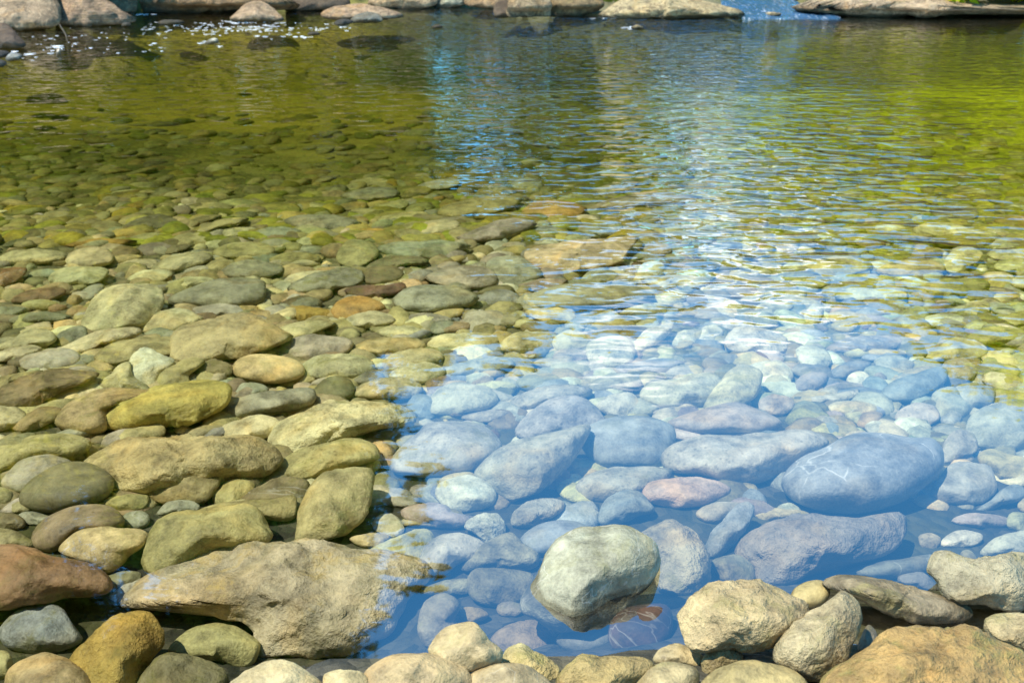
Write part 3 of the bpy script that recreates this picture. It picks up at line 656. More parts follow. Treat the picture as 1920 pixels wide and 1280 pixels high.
def add_stone(s, i, **kw):
    v, f, p0, info = rock(s['pts'], s['style'], 100 + i, **kw)
    mat = M_STONE[s['style']]
    if s['code'] == 'V': mat = M_VEIN
    if s['code'] == 'S': mat = M_PATCH
    if s['code'] == 'A': mat = M_TWO
    if kw.get('bank') : mat = M_BANKROCK
    name = 'river_stone' if not kw.get('bank') else 'bank_boulder'
    if max(info[0], info[1]) < .0: name = 'pebble'
    o = link(name, mesh_from(name, v, f, mat), loc=p0)
    r = random.Random(i*13 + 5)
    kd = .78 if s['code'] == 'S' else .72 if s['short'] == 'great egg-shaped boulder' else .54 if (info[3][1] > 1040 and info[3][0] > 420 and s['tile'] in 'ABC') else .70 if kw.get('bank') else 1.0   # the drier grey-tan stones of the near edge
    o.color = jitter(tuple(c*kd*w for c, w in zip(PAL[s['code']][0], (1.1, 1.0, .82) if kd < .6 else (1, 1, 1))), r)
    o['category'] = 'stone' if not kw.get('bank') else 'boulder'
    return o, p0, info

RAISE = {'huge cracked tan slab': -.03, 'great egg-shaped boulder': .066, 'pitted white boulder': .02, 'coarse grey rock': .06, 'big two-humped cream rock': .06, 'pitted cream rock': .03,
         'small smooth yellow pebble': .05, 'blunt cream stone': .05, 'long tilted slab': .04, 'rusty orange boulder': .05}
for i, s in enumerate(stones):
    th_q = .5 if s['style'] != 'a' else .58
    cy = np.mean([p[1] for p in s['pts']])
    tk = .62 if s['code'] == 'S' else 1.0
    if s['code'] == 'S': th_q = .72
    if s['short'] == 'great egg-shaped boulder': th_q, tk = .38, 1.1
    o, p0, info = add_stone(s, i, q=th_q, thick=tk, extra=RAISE.get(s['short'], 0))
    mask |= raster(s['pts'])
    STONES.append(dict(o=o, s=s, p=p0, info=info))

# more stones of the same bed in the gaps between those traced
def place_fill(limit):
    r = random.Random(77)
    tries = 0; n = 0
    while n < limit and tries < 9000:
        tries += 1
        y = 318 + (860 - 318)*r.random()**.9
        x = r.uniform(-10, W + 10)
        sc_ = .33 + .67*(y - 300)/560
        w = sc_*r.uniform(62, 128); asp = r.uniform(1.6, 3.0) - .7*(y - 318)/560
        h = w/asp
        xi, yi = int(np.clip(x/8, 0, W//8 - 1)), int(y/8)
        if mask[yi, xi]: continue
        a = r.uniform(-.22, .12)
        pts = []
        for k in range(9):
            t = 2*math.pi*k/9; rr = 1 + r.uniform(-.16, .16)
            ex, ey = math.cos(t)*w/2*rr, math.sin(t)*h/2*rr
            pts.append((x + ex*math.cos(a) - ey*math.sin(a), y + ex*math.sin(a) + ey*math.cos(a)))
        ra = raster(pts)
        if (ra & mask).sum() > .35*max(1, ra.sum()): continue
        mask_or = ra
        mask[:] |= mask_or
        leafy = x < 700 or (x > 1600 and y < 620)
        code = r.choice('ooogpknqog') if leafy else r.choice('llpwbmltg')
        s = dict(tile='', code=code, style=r.choice('snnna'), short='', label='', pts=pts)
        o, p0, info = add_stone(s, 1000 + n, q=.5, lift=.02)
        STONES.append(dict(o=o, s=s, p=p0, info=info)); n += 1
    return n
n_fill = place_fill(max(0, 300 - len(stones)))

# ------------------------------------------------------------------ far bank rocks
bank = parse(BANK)
BANKS = []
for i, s in enumerate(bank):
    p = np.array(s['pts']); by = p[:, 1].max(); bx = p[p[:, 1].argmax(), 0]
    d = ray(p[:, 0].mean(), by); D = CAM_H/(-d[2])            # where its foot meets the water
    wpx, hpx = np.ptp(p[:, 0]), np.ptp(p[:, 1])
    m = D/FPX
    back = .28*math.sqrt(wpx*hpx)*m
    if s['short'] == 'black rock on the shelf': back = .9
    if 'behind' in s['label'] and ('black rock' in s['label'] or 'outer end' in s['label'] or 'cascade' in s['label']): back += 1.6
    if s['label'].startswith(('dark brown boulder on', 'dark brown boulder behind', 'dark rounded boulder')): back += 1.0
    small = max(wpx, hpx) < 60 and 'boulder' not in s['label'].split(' b')[0] and not re.search(r'^(\w|-| )*boulder', s['label'])
    kw = dict(bank=True, q=.12 if not small else .2, D=D + back, thick=.8)
    if s['code'] == 'F': kw.update(thick=.9, q=.3, undercut=.32)
    if s['short'] in ('dark overhanging boulder', 'massive brown bank boulder', 'tan block with a sheer face'): kw.update(undercut=.3)
    if s['short'] in ('pale ridged bedrock ledge',): kw.update(q=.3)
    o, p0, info = add_stone(s, 500 + i, **kw)
    if small: o.name = 'river_stone'; o['category'] = 'stone'
    BANKS.append(dict(o=o, s=s, p=p0, info=info))
    o['label'] = s['label']

# ------------------------------------------------------------------ labels: which stone is which
marks = [q for q in STONES + BANKS if q['s']['short']]
for q in STONES:
    if q['s']['label']: q['o']['label'] = q['s']['label']
used = {q['o']['label'].lower() for q in STONES + BANKS if q['o'].get('label')}
def size_word(a): return 'tiny' if a < .13 else 'small' if a < .22 else 'medium' if a < .38 else 'broad'
def shape_word(s, w, h):
    k = w/h
    if s['style'] == 'a': return 'angular'
    if s['style'] == 'r': return 'rough'
    return 'plate-like' if k > 3.1 else 'flat' if k > 2.2 else 'oval' if k > 1.45 else 'round'
def rel(dx, dy):
    if abs(dy) > abs(dx)*.8: return 'just beyond' if dy < 0 else 'just in front of'
    return 'beside'
for q in STONES:
    if q['o'].get('label'): continue
    wm, hm, D, cen, w, h = q['info']
    ds = sorted(marks, key=lambda k: np.hypot(k['info'][3][0] - cen[0], (k['info'][3][1] - cen[1])*1.6))
    adj = f"{size_word(wm)} {PAL[q['s']['code']][1]} {shape_word(q['s'], wm, hm)} stone"
    done = False
    for a in ds[:3]:
        dx, dy = cen[0] - a['info'][3][0], cen[1] - a['info'][3][1]
        cand = [f"{adj} {rel(dx, dy)} the {a['s']['short']}"]
        for b_ in ds[:7]:
            if b_ is a: continue
            ex, ey = cen[0] - b_['info'][3][0], cen[1] - b_['info'][3][1]
            if dx*ex + dy*ey*2.5 < 0: cand.append(f"{adj} between the {a['s']['short']} and the {b_['s']['short']}")
            cand.append(f"{adj} {rel(dx, dy)} the {a['s']['short']} near the {b_['s']['short']}")
        for c in cand:
            if c.lower() not in used and len(c.replace('-', ' ').split()) <= 19 and len(c.split()) <= 16:
                q['o']['label'] = c; used.add(c.lower()); done = True; break
        if done: break
    if not done: q['o']['label'] = f"{adj} {rel(dx, dy)} the {ds[0]['s']['short']}"
for q in STONES: q['o']['group'] = 'stones on the streambed'
for q in BANKS: q['o']['group'] = 'boulders along the far bank' if q['o']['category'] == 'boulder' else 'stones poking out of the far shallows'

# ------------------------------------------------------------------ loose stuff: gravel near, cobbles in the rippled far water
def scatter(name, n, gen, sub):
    dirs, faces = ICO[sub]; V, F, C = [], [], []
    r = random.Random(name)
    variants = []
    for k in range(14):
        u = dirs.copy()
        for _ in range(4):
            nn = np.array([r.gauss(0, 1), r.gauss(0, 1), r.gauss(0, 1)]); nn /= np.linalg.norm(nn)
            t = u @ nn - r.uniform(.6, .85); t = np.where(t > 0, t, 0)*.85; u = u - t[:, None]*nn
        u = u*(1 + .12*vnoise(u*1.6, 300 + k))[:, None]
        variants.append(u)
    base = 0
    for i in range(n):
        g = gen(r)
        if g is None: continue
        x, y, z, a, b, c, col = g
        u = variants[r.randrange(14)]*np.array([a, b, c])
        t = r.uniform(0, 6.28); ct, st = math.cos(t), math.sin(t)
        tilt = r.uniform(-.3, .3); c2, s2 = math.cos(tilt), math.sin(tilt)
        p = np.stack([u[:, 0], u[:, 1]*c2 - u[:, 2]*s2, u[:, 1]*s2 + u[:, 2]*c2], 1)
        p = np.stack([p[:, 0]*ct - p[:, 1]*st, p[:, 0]*st + p[:, 1]*ct, p[:, 2]], 1) + np.array([x, y, z])
        V.append(p); F.append(faces + base); base += len(p)
        C.append(np.tile(np.array(col), (len(p), 1)))
    me = mesh_from(name, np.concatenate(V), np.concatenate(F), M_LOOSE, tint=np.concatenate(C))
    o = link(name, me); o['kind'] = 'stuff'
    return o

def gravel(r):
    y = 1.2 + 6.3*r.random()**1.25; x = r.uniform(-.62, .62)*(y + .9)
    s = r.uniform(.010, .030)*(1 + .10*y)*(1.5 if r.random() < .12 else 1)
    k = r.choice('lpwbmltgnkod') if x > -.3*y*.4 else r.choice('okgnpqolnt')
    z = float(bed(x, y)) + s*.2
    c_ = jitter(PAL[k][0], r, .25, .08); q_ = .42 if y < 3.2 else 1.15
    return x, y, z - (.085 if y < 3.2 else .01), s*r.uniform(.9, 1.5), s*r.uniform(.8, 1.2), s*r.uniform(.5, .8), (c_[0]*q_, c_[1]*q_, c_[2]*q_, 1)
def gravel2(r):
    if r.random() < .5: return gravel(r)
    y = 2.6 + min(8.5, r.gammavariate(2.1, 1.45)); x = r.uniform(-.62, .62)*(y + .9)
    s = r.uniform(.035, .085)*(.75 + .07*y)
    k = r.choice('lpwbmltgnko') if x > -.12*y else r.choice('okgnpqolnt')
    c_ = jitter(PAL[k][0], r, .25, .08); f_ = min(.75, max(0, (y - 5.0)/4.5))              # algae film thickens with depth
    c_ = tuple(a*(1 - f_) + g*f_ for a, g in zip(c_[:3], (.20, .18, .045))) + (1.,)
    return x, y, float(bed(x, y)) + s*.12*(1 - f_), s*r.uniform(.9, 1.6), s*r.uniform(.8, 1.1), s*r.uniform(.3, .5), c_
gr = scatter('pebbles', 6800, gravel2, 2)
gr['label'] = 'small mixed pebbles filling the gaps between the cobbles'; gr['category'] = 'pebbles'

def far_cobble(r):
    y = 6.2 + 6.0*r.random()**1.7; x = r.uniform(-.66, .66)*(y + 1)
    if y > float(bank_y(x)) - .6: return None
    s = r.uniform(.05, .13)
    k = r.choice('ozzGzGHzoG')
    z = float(bed(x, y)) - s*.10*(y > 7.5)
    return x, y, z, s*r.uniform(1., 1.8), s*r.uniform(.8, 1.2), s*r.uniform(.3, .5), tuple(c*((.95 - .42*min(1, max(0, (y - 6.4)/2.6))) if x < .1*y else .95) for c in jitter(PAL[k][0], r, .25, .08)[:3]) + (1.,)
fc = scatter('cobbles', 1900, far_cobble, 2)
fc['label'] = 'olive cobbles blurred beneath the rippled far water'; fc['category'] = 'cobbles'

# ------------------------------------------------------------------ ground: one sheet to the horizon
def ground():
    xs = np.unique(np.concatenate([np.linspace(-16, 16, 161), np.sign(np.linspace(-1, 1, 61))*16*(1 + (np.abs(np.linspace(-1, 1, 61))*3.2)**2.0*3.2)]))
    ys = np.unique(np.concatenate([np.linspace(.4, 22, 150), np.linspace(-40, .4, 22), 22 + (np.linspace(0, 1, 40)**2)*600]))
    X, Y = np.meshgrid(xs, ys); Z = bed(X, Y)
    nx, ny = len(xs), len(ys)
    v = np.stack([X.ravel(), Y.ravel(), Z.ravel()], 1)
    n = np.array([mn.fractal(Vector((a*.9, b*.9, 3.)), 1., 2.1, 4) for a, b in v[:, :2]])
    v[:, 2] += np.clip(n, -1, 1)*np.where((np.abs(v[:, 0]) < 11) & (v[:, 1] < 14), .012, .10)
    idx = np.arange(nx*ny).reshape(ny, nx)
    f = np.stack([idx[:-1, :-1].ravel(), idx[:-1, 1:].ravel(), idx[1:, 1:].ravel(), idx[1:, :-1].ravel()], 1)
    m, nt, out = new_mat('streambed_gravel'); b = NB(nt)
    tc = b.n('ShaderNodeTexCoord'); P = tc.outputs['Object']
    n1 = b.noise(P, 1.2, 5., .6); n2 = b.noise(P, 30., 4., .6)
    vo = b.n('ShaderNodeTexVoronoi', Scale=22.); b.l(P, vo.inputs['Vector'])
    sx = b.n('ShaderNodeSeparateXYZ'); b.l(vo.outputs['Color'], sx.inputs[0])
    grav = b.mix(sx.outputs[0], (.03, .03, .022, 1), (.09, .08, .055, 1))
    px = b.n('ShaderNodeSeparateXYZ'); b.l(P, px.inputs[0])
    grav = b.mix(b.ramp(px.outputs[1], 2.8, 4.2), grav, b.mix(sx.outputs[0], (.11, .10, .06, 1), (.26, .23, .13, 1)))
    grav = b.mix(b.ramp(n1, .45, .65, 0, .6), grav, (.085, .085, .022, 1))
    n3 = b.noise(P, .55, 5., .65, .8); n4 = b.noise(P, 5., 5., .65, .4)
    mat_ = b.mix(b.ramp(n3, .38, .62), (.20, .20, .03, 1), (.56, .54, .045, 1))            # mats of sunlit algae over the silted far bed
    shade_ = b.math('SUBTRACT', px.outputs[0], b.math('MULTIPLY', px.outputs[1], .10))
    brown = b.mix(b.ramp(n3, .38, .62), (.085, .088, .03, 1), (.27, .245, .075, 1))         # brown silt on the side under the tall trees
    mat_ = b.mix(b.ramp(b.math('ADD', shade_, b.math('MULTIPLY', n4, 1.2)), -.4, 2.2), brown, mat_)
    gold = b.math('MULTIPLY', b.ramp(b.math('ADD', px.outputs[1], b.math('MULTIPLY', n3, 3.0)), 10.8, 13.6), b.ramp(b.math('ADD', px.outputs[0], n4), -.9, .3, 1, 0))
    gold = b.math('MULTIPLY', gold, b.ramp(px.outputs[2], -.30, -.12, 1, 0))
    mat_ = b.mix(gold, mat_, (.42, .33, .06, 1))                                             # a bar of golden sand in the far shallows
    mat_ = b.mix(b.math('MULTIPLY', b.ramp(px.outputs[1], 13.6, 14.6), b.ramp(px.outputs[0], -3.0, -1.6)), mat_, (.13, .125, .075, 1))
    mat_ = b.mix(b.ramp(n4, .45, .68, 0, .7), mat_, (.11, .11, .025, 1))
    sil = b.math('ADD', px.outputs[1], b.math('MULTIPLY', b.math('SUBTRACT', n3, .5), 5.0))
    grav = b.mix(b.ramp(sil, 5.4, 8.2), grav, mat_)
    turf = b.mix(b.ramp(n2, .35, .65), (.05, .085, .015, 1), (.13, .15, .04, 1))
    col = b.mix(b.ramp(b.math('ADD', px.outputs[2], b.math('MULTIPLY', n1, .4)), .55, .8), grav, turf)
    p = b.n('ShaderNodeBsdfPrincipled', Roughness=.85); b.l(col, p.inputs['Base Color']); p.inputs['Specular IOR Level'].default_value = .15
    bp = b.n('ShaderNodeBump', Strength=.8, Distance=.02); b.l(b.math('ADD', b.math('MULTIPLY', vo.outputs['Distance'], -1), n2), bp.inputs['Height'])
    b.l(bp.outputs[0], p.inputs['Normal']); b.l(p.outputs[0], out.inputs[0])
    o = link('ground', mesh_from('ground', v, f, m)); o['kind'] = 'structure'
ground()

# ------------------------------------------------------------------ water
WATER = dict(base=.21, amp=.010, tint=(.97, .99, .98, 1), vol=(.83, .86, .71, 1))
def water():
    m, nt, out = new_mat('clear_stream_water'); b = NB(nt)
    tc = b.n('ShaderNodeTexCoord'); P = tc.outputs['Object']
    sx = b.n('ShaderNodeSeparateXYZ'); b.l(P, sx.inputs[0]); X, Y = sx.outputs[0], sx.outputs[1]
    def warp(ax, ay):
        mp = b.n('ShaderNodeMapping'); mp.inputs['Scale'].default_value = (ax, ay, 1); b.l(P, mp.inputs[0]); return mp.outputs[0]
    r1 = b.noise(warp(.66, 1.2), 6.0, 1., .5, .7)        # ripples some 20 cm long
    r2 = b.noise(warp(.62, 1.3), 11., 1., .5, .5)
    r3 = b.noise(warp(.9, 1.0), 1.3, 2., .5)               # slow swell
    gust = b.noise(warp(.5, .9), .55, 3., .5, .5)          # where the breeze and current roughen it
    # calm in the sheltered near shallows, rippled further out; the current makes a tongue of ripples in mid stream
    Yc = b.math('ADD', Y, b.math('MULTIPLY', b.math('SUBTRACT', gust, .5), 2.4))
    Xg = b.math('ADD', X, b.math('MULTIPLY', b.math('SUBTRACT', gust, .5), 1.6))
    calm = b.ramp(Yc, 4.0, 9.0, 0.0, .30)
    mid = b.math('MULTIPLY', b.ramp(b.math('SUBTRACT', Xg, b.math('MULTIPLY', b.math('SUBTRACT', 6.5, Y), .12)), -.7, 1.2), b.ramp(b.math('SUBTRACT', Xg, b.math('MULTIPLY', Y, .12)), 1.3, 3.2, 1, .12))
    tongue = b.math('MULTIPLY', b.math('MULTIPLY', b.ramp(Yc, 3.0, 4.6), mid), .75)
    riff = b.math('MULTIPLY', b.ramp(Yc, 12.0, 14.2), b.ramp(b.math('ADD', X, b.math('MULTIPLY', gust, 1.)), 3.4, 4.8, 1.1, 0))
    amp = b.math('ADD', b.math('ADD', calm, tongue), b.math('ADD', riff, .030))
    hh = b.math('ADD', b.math('MULTIPLY', r1, 1.0), b.math('MULTIPLY', r2, .22))
    hh = b.math('ADD', b.math('MULTIPLY', hh, amp), b.math('MULTIPLY', r3, .07))
    bp = b.n('ShaderNodeBump', Strength=1.0, Distance=WATER['amp']*4); b.l(hh, bp.inputs['Height'])
    gl = b.n('ShaderNodeBsdfGlossy', Roughness=.03); gl.inputs['Color'].default_value = (1, 1, 1, 1); b.l(bp.outputs[0], gl.inputs['Normal'])
    tr = b.n('ShaderNodeBsdfTransparent'); tr.inputs['Color'].default_value = WATER['tint']
    fr = b.n('ShaderNodeFresnel', IOR=1.6); b.l(bp.outputs[0], fr.inputs['Normal'])
    fac = b.math('ADD', b.math('MULTIPLY', fr.outputs[0], 1.0 - WATER['base']), WATER['base'], True)
    mx = b.n('ShaderNodeMixShader'); b.l(fac, mx.inputs[0]); b.l(tr.outputs[0], mx.inputs[1]); b.l(gl.outputs[0], mx.inputs[2])
    b.l(mx.outputs[0], out.inputs[0])
    xs = np.linspace(-16, 16, 33); ys = np.linspace(.6, 20.6, 31)
    X_, Y_ = np.meshgrid(xs, ys); nx, ny = len(xs), len(ys)
    idx = np.arange(nx*ny).reshape(ny, nx)
    f = np.stack([idx[:-1, :-1].ravel(), idx[:-1, 1:].ravel(), idx[1:, 1:].ravel(), idx[1:, :-1].ravel()], 1)
    v = np.stack([X_.ravel(), Y_.ravel(), 0*X_.ravel()], 1)
    ring = np.concatenate([idx[0, :], idx[1:, -1], idx[-1, -2::-1], idx[-2:0:-1, 0]])      # sides and bottom close the body of water
    nb = len(v); lowv = v[ring].copy(); lowv[:, 2] = -2.0
    v = np.concatenate([v, lowv, [[0, 10, -2.0]]]); k = len(ring)
    side = [(ring[i], nb + i, nb + (i+1) % k, ring[(i+1) % k]) for i in range(k)]
    bot = [(nb + i, nb + k, nb + k, nb + (i+1) % k) for i in range(k)]
    me = bpy.data.meshes.new('water')
    me.from_pydata([tuple(q) for q in v], [], [tuple(int(j) for j in q) for q in f] + [tuple(int(j) for j in q) for q in side] + [tuple(int(j) for j in (q[0], q[1], q[3])) for q in bot])
    me.materials.append(m); me.update()
    va = b.n('ShaderNodeVolumeAbsorption', Density=1.0); va.inputs['Color'].default_value = WATER['vol']; b.l(va.outputs[0], out.inputs[1])
    o = link('water', me); o['kind'] = 'structure'
water()

# white water of the small cascade and flecks of foam
def foam_mat():
    m, nt, out = new_mat('white_foam'); b = NB(nt)
    tc = b.n('ShaderNodeTexCoord')
    n = b.noise(tc.outputs['Object'], 60., 3.)
    p = b.n('ShaderNodeBsdfPrincipled', Roughness=.3)
    b.l(b.mix(n, (.62, .68, .72, 1), (.85, .87, .88, 1)), p.inputs['Base Color'])
    b.l(p.outputs[0], out.inputs[0]); return m
M_FOAM = foam_mat()
def foam():
    dirs, faces = ICO[2]; V, F = [], []; base = 0; r = random.Random(4)
    def blob(x, y, s, z=.004):
        nonlocal base
        p = dirs*np.array([s*r.uniform(1.5, 8), s*r.uniform(.6, 2.2), s*.2]) + np.array([x, y, 0]); V.append(p); F.append(faces + base); base += len(p)
    def at(px, py):
        d = ray(px, py); t = CAM_H/-d[2]; return d[0]*t, d[1]*t
    for _ in range(190):                                     # the riffle on the leafy side
        x = r.gauss(440, 105); y = 52 + r.gauss(0, 6.5) + (x - 440)*.012
        if 265 < x < 650 and 38 < y < 72: blob(*at(x, y), r.uniform(.003, .008))
    for _ in range(60):
        blob(*at(r.uniform(60, 330), r.uniform(48, 100)), r.uniform(.003, .006))
    for cx, cy, n, sx, sy in ((270, 27, 14, 12, 1), (450, 40, 16, 14, 2), (640, 48, 12, 12, 3), (393, 80, 10, 12, 2), (1150, 33, 18, 20, 1.2), (1180, 52, 6, 8, 1), (30, 105, 24, 30, 6), (108, 95, 8, 8, 6), (560, 67, 10, 16, 3)):
        for _ in range(n): blob(*at(cx + r.gauss(0, sx), cy + r.gauss(0, sy)), r.uniform(.004, .010))
    o = link('foam', mesh_from('foam', np.concatenate(V), np.concatenate(F), M_FOAM)); o['kind'] = 'stuff'
    o['label'] = 'white flecks of foam glinting on the far riffle'; o['category'] = 'foam'
foam()

def cascade():
    m, nt, out = new_mat('cascade_water'); b = NB(nt)
    tc = b.n('ShaderNodeTexCoord'); mp = b.n('ShaderNodeMapping'); mp.inputs['Scale'].default_value = (9, 1.6, 2); b.l(tc.outputs['Object'], mp.inputs[0])
    n = b.noise(mp.outputs[0], 2.2, 5., .6, 1.0)
    p = b.n('ShaderNodeBsdfPrincipled', Roughness=.08); p.inputs['Specular IOR Level'].default_value = 1.0
    b.l(b.mix(b.ramp(n, .54, .72), (.03, .10, .20, 1), (.55, .62, .70, 1)), p.inputs['Base Color'])
    bp = b.n('ShaderNodeBump', Strength=.8, Distance=.04); b.l(n, bp.inputs['Height']); b.l(bp.outputs[0], p.inputs['Normal'])
    b.l(p.outputs[0], out.inputs[0])
    d0 = ray(1395, 38); d1 = ray(1560, 38)
    t0 = CAM_H/-d0[2]; x0, x1, y0 = d0[0]*t0, d1[0]*t0*1.06, d0[1]*t0
    nu, nv = 40, 24; v = []
    for j in range(nv):
        s = j/(nv - 1)
        for i in range(nu):
            q = i/(nu - 1)
            x = x0 + (x1 - x0)*(q*(1 - .25*s)) + .05*math.sin(s*7)
            y = y0 + .05 + 2.8*s
            z = -.01 + .22*(s**.9) + .04*mn.noise(Vector((x*3, y*3, 0)))*min(1, s*6) - .25*max(0, abs(q - .5)*2 - .85)
            v.append((x, y, z))
    idx = np.arange(nu*nv).reshape(nv, nu)
    f = np.stack([idx[:-1, :-1].ravel(), idx[:-1, 1:].ravel(), idx[1:, 1:].ravel(), idx[1:, :-1].ravel()], 1)
    o = link('cascade_water', mesh_from('cascade_water', np.array(v), f, m)); o['kind'] = 'structure'
cascade()

# twig in the far shallows
def tube(path, rad, n=8):
    path = np.asarray(path, float); V = []; k = len(path)
    for i, p in enumerate(path):
        t = path[min(i+1, k-1)] - path[max(i-1, 0)]; t /= np.linalg.norm(t)
        a = np.cross(t, [0, 0, 1.]) if abs(t[2]) < .9 else np.cross(t, [1., 0, 0]); a /= np.linalg.norm(a); c = np.cross(t, a)
        for j in range(n):
            g = 2*math.pi*j/n; V.append(p + rad[i]*(math.cos(g)*a + math.sin(g)*c))
    F = []
    for i in range(k-1):
        for j in range(n): F.append((i*n + j, i*n + (j+1) % n, (i+1)*n + (j+1) % n, (i+1)*n + j))
    return np.array(V), np.array(F)

def bark_mat():
    m, nt, out = new_mat('bark'); b = NB(nt)
    tc = b.n('ShaderNodeTexCoord'); mp = b.n('ShaderNodeMapping'); mp.inputs['Scale'].default_value = (6, 6, 1.2); b.l(tc.outputs['Object'], mp.inputs[0])
    n = b.noise(mp.outputs[0], 3., 5., .65)
    p = b.n('ShaderNodeBsdfPrincipled', Roughness=.9); b.l(b.mix(n, (.05, .035, .022, 1), (.19, .15, .10, 1)), p.inputs['Base Color'])
    bp = b.n('ShaderNodeBump', Strength=.9, Distance=.04); b.l(n, bp.inputs['Height']); b.l(bp.outputs[0], p.inputs['Normal'])
    b.l(p.outputs[0], out.inputs[0]); return m
M_BARK = bark_mat()
d = ray(125, 69); t = CAM_H/-d[2]; foot = d*t + CP
tv, tf = tube([foot + np.array(o) for o in ((.02, 0, -.15), (0, 0, .0), (-.03, .02, .06), (-.08, .05, .13), (-.1, .06, .17))], [.012, .012, .011, .009, .005])
o = link('twig', mesh_from('twig', tv - foot, tf, M_BARK), loc=foot)
o['label'] = 'thin dark twig sticking up from the far shallows before the pale bedrock'; o['category'] = 'twig'

# ------------------------------------------------------------------ trees of the banks: seen mirrored in the water
def leaf_mat(name, c, tcol, tw):
    m, nt, out = new_mat(name); b = NB(nt)
    at = b.n('ShaderNodeAttribute', attribute_name='tint')
    d_ = b.n('ShaderNodeBsdfDiffuse'); t_ = b.n('ShaderNodeBsdfTranslucent')
    b.l(b.mix(1., at.outputs['Color'], c, 'MULTIPLY'), d_.inputs[0]); b.l(b.mix(1., at.outputs['Color'], tcol, 'MULTIPLY'), t_.inputs[0])
    mx = b.n('ShaderNodeMixShader'); mx.inputs[0].default_value = tw
    b.l(d_.outputs[0], mx.inputs[1]); b.l(t_.outputs[0], mx.inputs[2]); b.l(mx.outputs[0], out.inputs[0]); return m
M_LEAF = {
 'bright': leaf_mat('yellow_green_leaves', (.34, .35, .014, 1), (.60, .58, .02, 1), .5),
 'olive': leaf_mat('olive_leaves', (.21, .195, .02, 1), (.44, .38, .02, 1), .48),
 'gold': leaf_mat('golden_green_leaves', (.34, .28, .012, 1), (.58, .46, .015, 1), .45),
 'dark': leaf_mat('dark_leaves', (.12, .125, .016, 1), (.26, .23, .018, 1), .42),
 'grass': leaf_mat('grass_blades', (.13, .17, .03, 1), (.22, .28, .03, 1), .4)}

def leaves(r, clumps, per, size, name, mat):
    V, C = [], []
    for (cx, cy, cz, cr) in clumps:
        tone = r.uniform(.65, 1.35)
        n = int(per*cr*cr)
        p = r.normal(size=(n, 3)); p /= np.linalg.norm(p, axis=1)[:, None]; p *= (r.random(n)**.45)[:, None]*cr
        p[:, 2] *= .75
        p += np.array([cx, cy, cz])
        a = r.normal(size=(n, 3)); a /= np.linalg.norm(a, axis=1)[:, None]
        b_ = r.normal(size=(n, 3)); b_ -= (a*b_).sum(1)[:, None]*a; b_ /= np.linalg.norm(b_, axis=1)[:, None]
        s = size*r.uniform(.6, 1.3, n)[:, None]
        V.append(np.stack([p - a*s, p + b_*s*.45, p + a*s, p - b_*s*.45], 1).reshape(-1, 3))
        k = tone*r.uniform(.75, 1.25, n); w = r.uniform(-.12, .12, n)
        col = np.stack([k*(1 + w), k, k*(1 - w), np.ones(n)], 1); C.append(np.repeat(col, 4, 0))
    V = np.concatenate(V); C = np.concatenate(C)
    return mesh_from(name, V, np.arange(len(V)).reshape(-1, 4), mat, smooth=False, tint=C)

def tree(x, y, h, rad, low, kind, label, seed, per=380, size=.19, shape=1.0, boughs=()):
    r = np.random.default_rng(seed); z0 = float(bed(x, y)) - .1
    root = bpy.data.objects.new('tree', None); COL.objects.link(root); root.location = (x, y, z0)
    root['label'] = label; root['category'] = 'tree'; root['group'] = 'trees along the banks'
    path = []; n = 9
    lean = r.uniform(-.06, .06, 2)
    for i in range(n):
        s = i/(n - 1); path.append((lean[0]*h*s + .12*math.sin(s*4 + seed), lean[1]*h*s + .1*math.cos(s*3 + seed), h*.92*s))
    tr = .022*h + .05
    v, f = tube(path, [tr*(1 - .9*(i/(n-1))**.8)*(1.35 if i == 0 else 1) for i in range(n)], 10)
    vs, fs = [v], [f]; base = len(v); clumps = []
    for k in range(int(14 + h)):
        s = r.uniform(low/h, .97)
        c = np.array([np.interp(s, np.linspace(0, 1, n), [p[j] for p in path]) for j in range(3)])
        a = r.uniform(0, 6.283); env = rad*max(.25, math.sin(math.pi*min(1, (s - low/h*.55)/(1.0 - low/h*.4)))**.6*shape + (1 - shape)*(1 - s))
        tip = c + np.array([math.cos(a)*env*.8, math.sin(a)*env*.8, r.uniform(-.1, .35)*env])
        mid = (c + tip)/2 + np.array([0, 0, .12*env])
        v, f = tube([c, mid, tip], [tr*.35*(1 - s*.6), tr*.22*(1 - s*.5), tr*.07], 6)
        vs.append(v); fs.append(f + base); base += len(v)
        clumps.append((*tip, env*r.uniform(.38, .55))); clumps.append((*(mid + r.normal(size=3)*.1*env), env*r.uniform(.3, .45)))
    clumps.append((*path[-1], rad*.35))
    for (dx, dy, hz, cr) in boughs:                              # long side boughs with loose sprays at their ends
        tip = np.array([dx, dy, hz]); c = np.array([path[5][0], path[5][1], hz*.86])
        v, f = tube([c, (c + tip)/2 + np.array([0, 0, .3]), tip], [.09, .06, .02], 6); vs.append(v); fs.append(f + base); base += len(v)
        for _ in range(9):
            o_ = r.normal(size=3)*cr*np.array([.75, .6, .5]); clumps.append((*(tip + o_), cr*r.uniform(.22, .4)))
    link('trunk', mesh_from('trunk', np.concatenate(vs), np.concatenate(fs), M_BARK), root)
    link('crown', leaves(r, clumps, per, size, 'crown', M_LEAF[kind]), root)
    return root

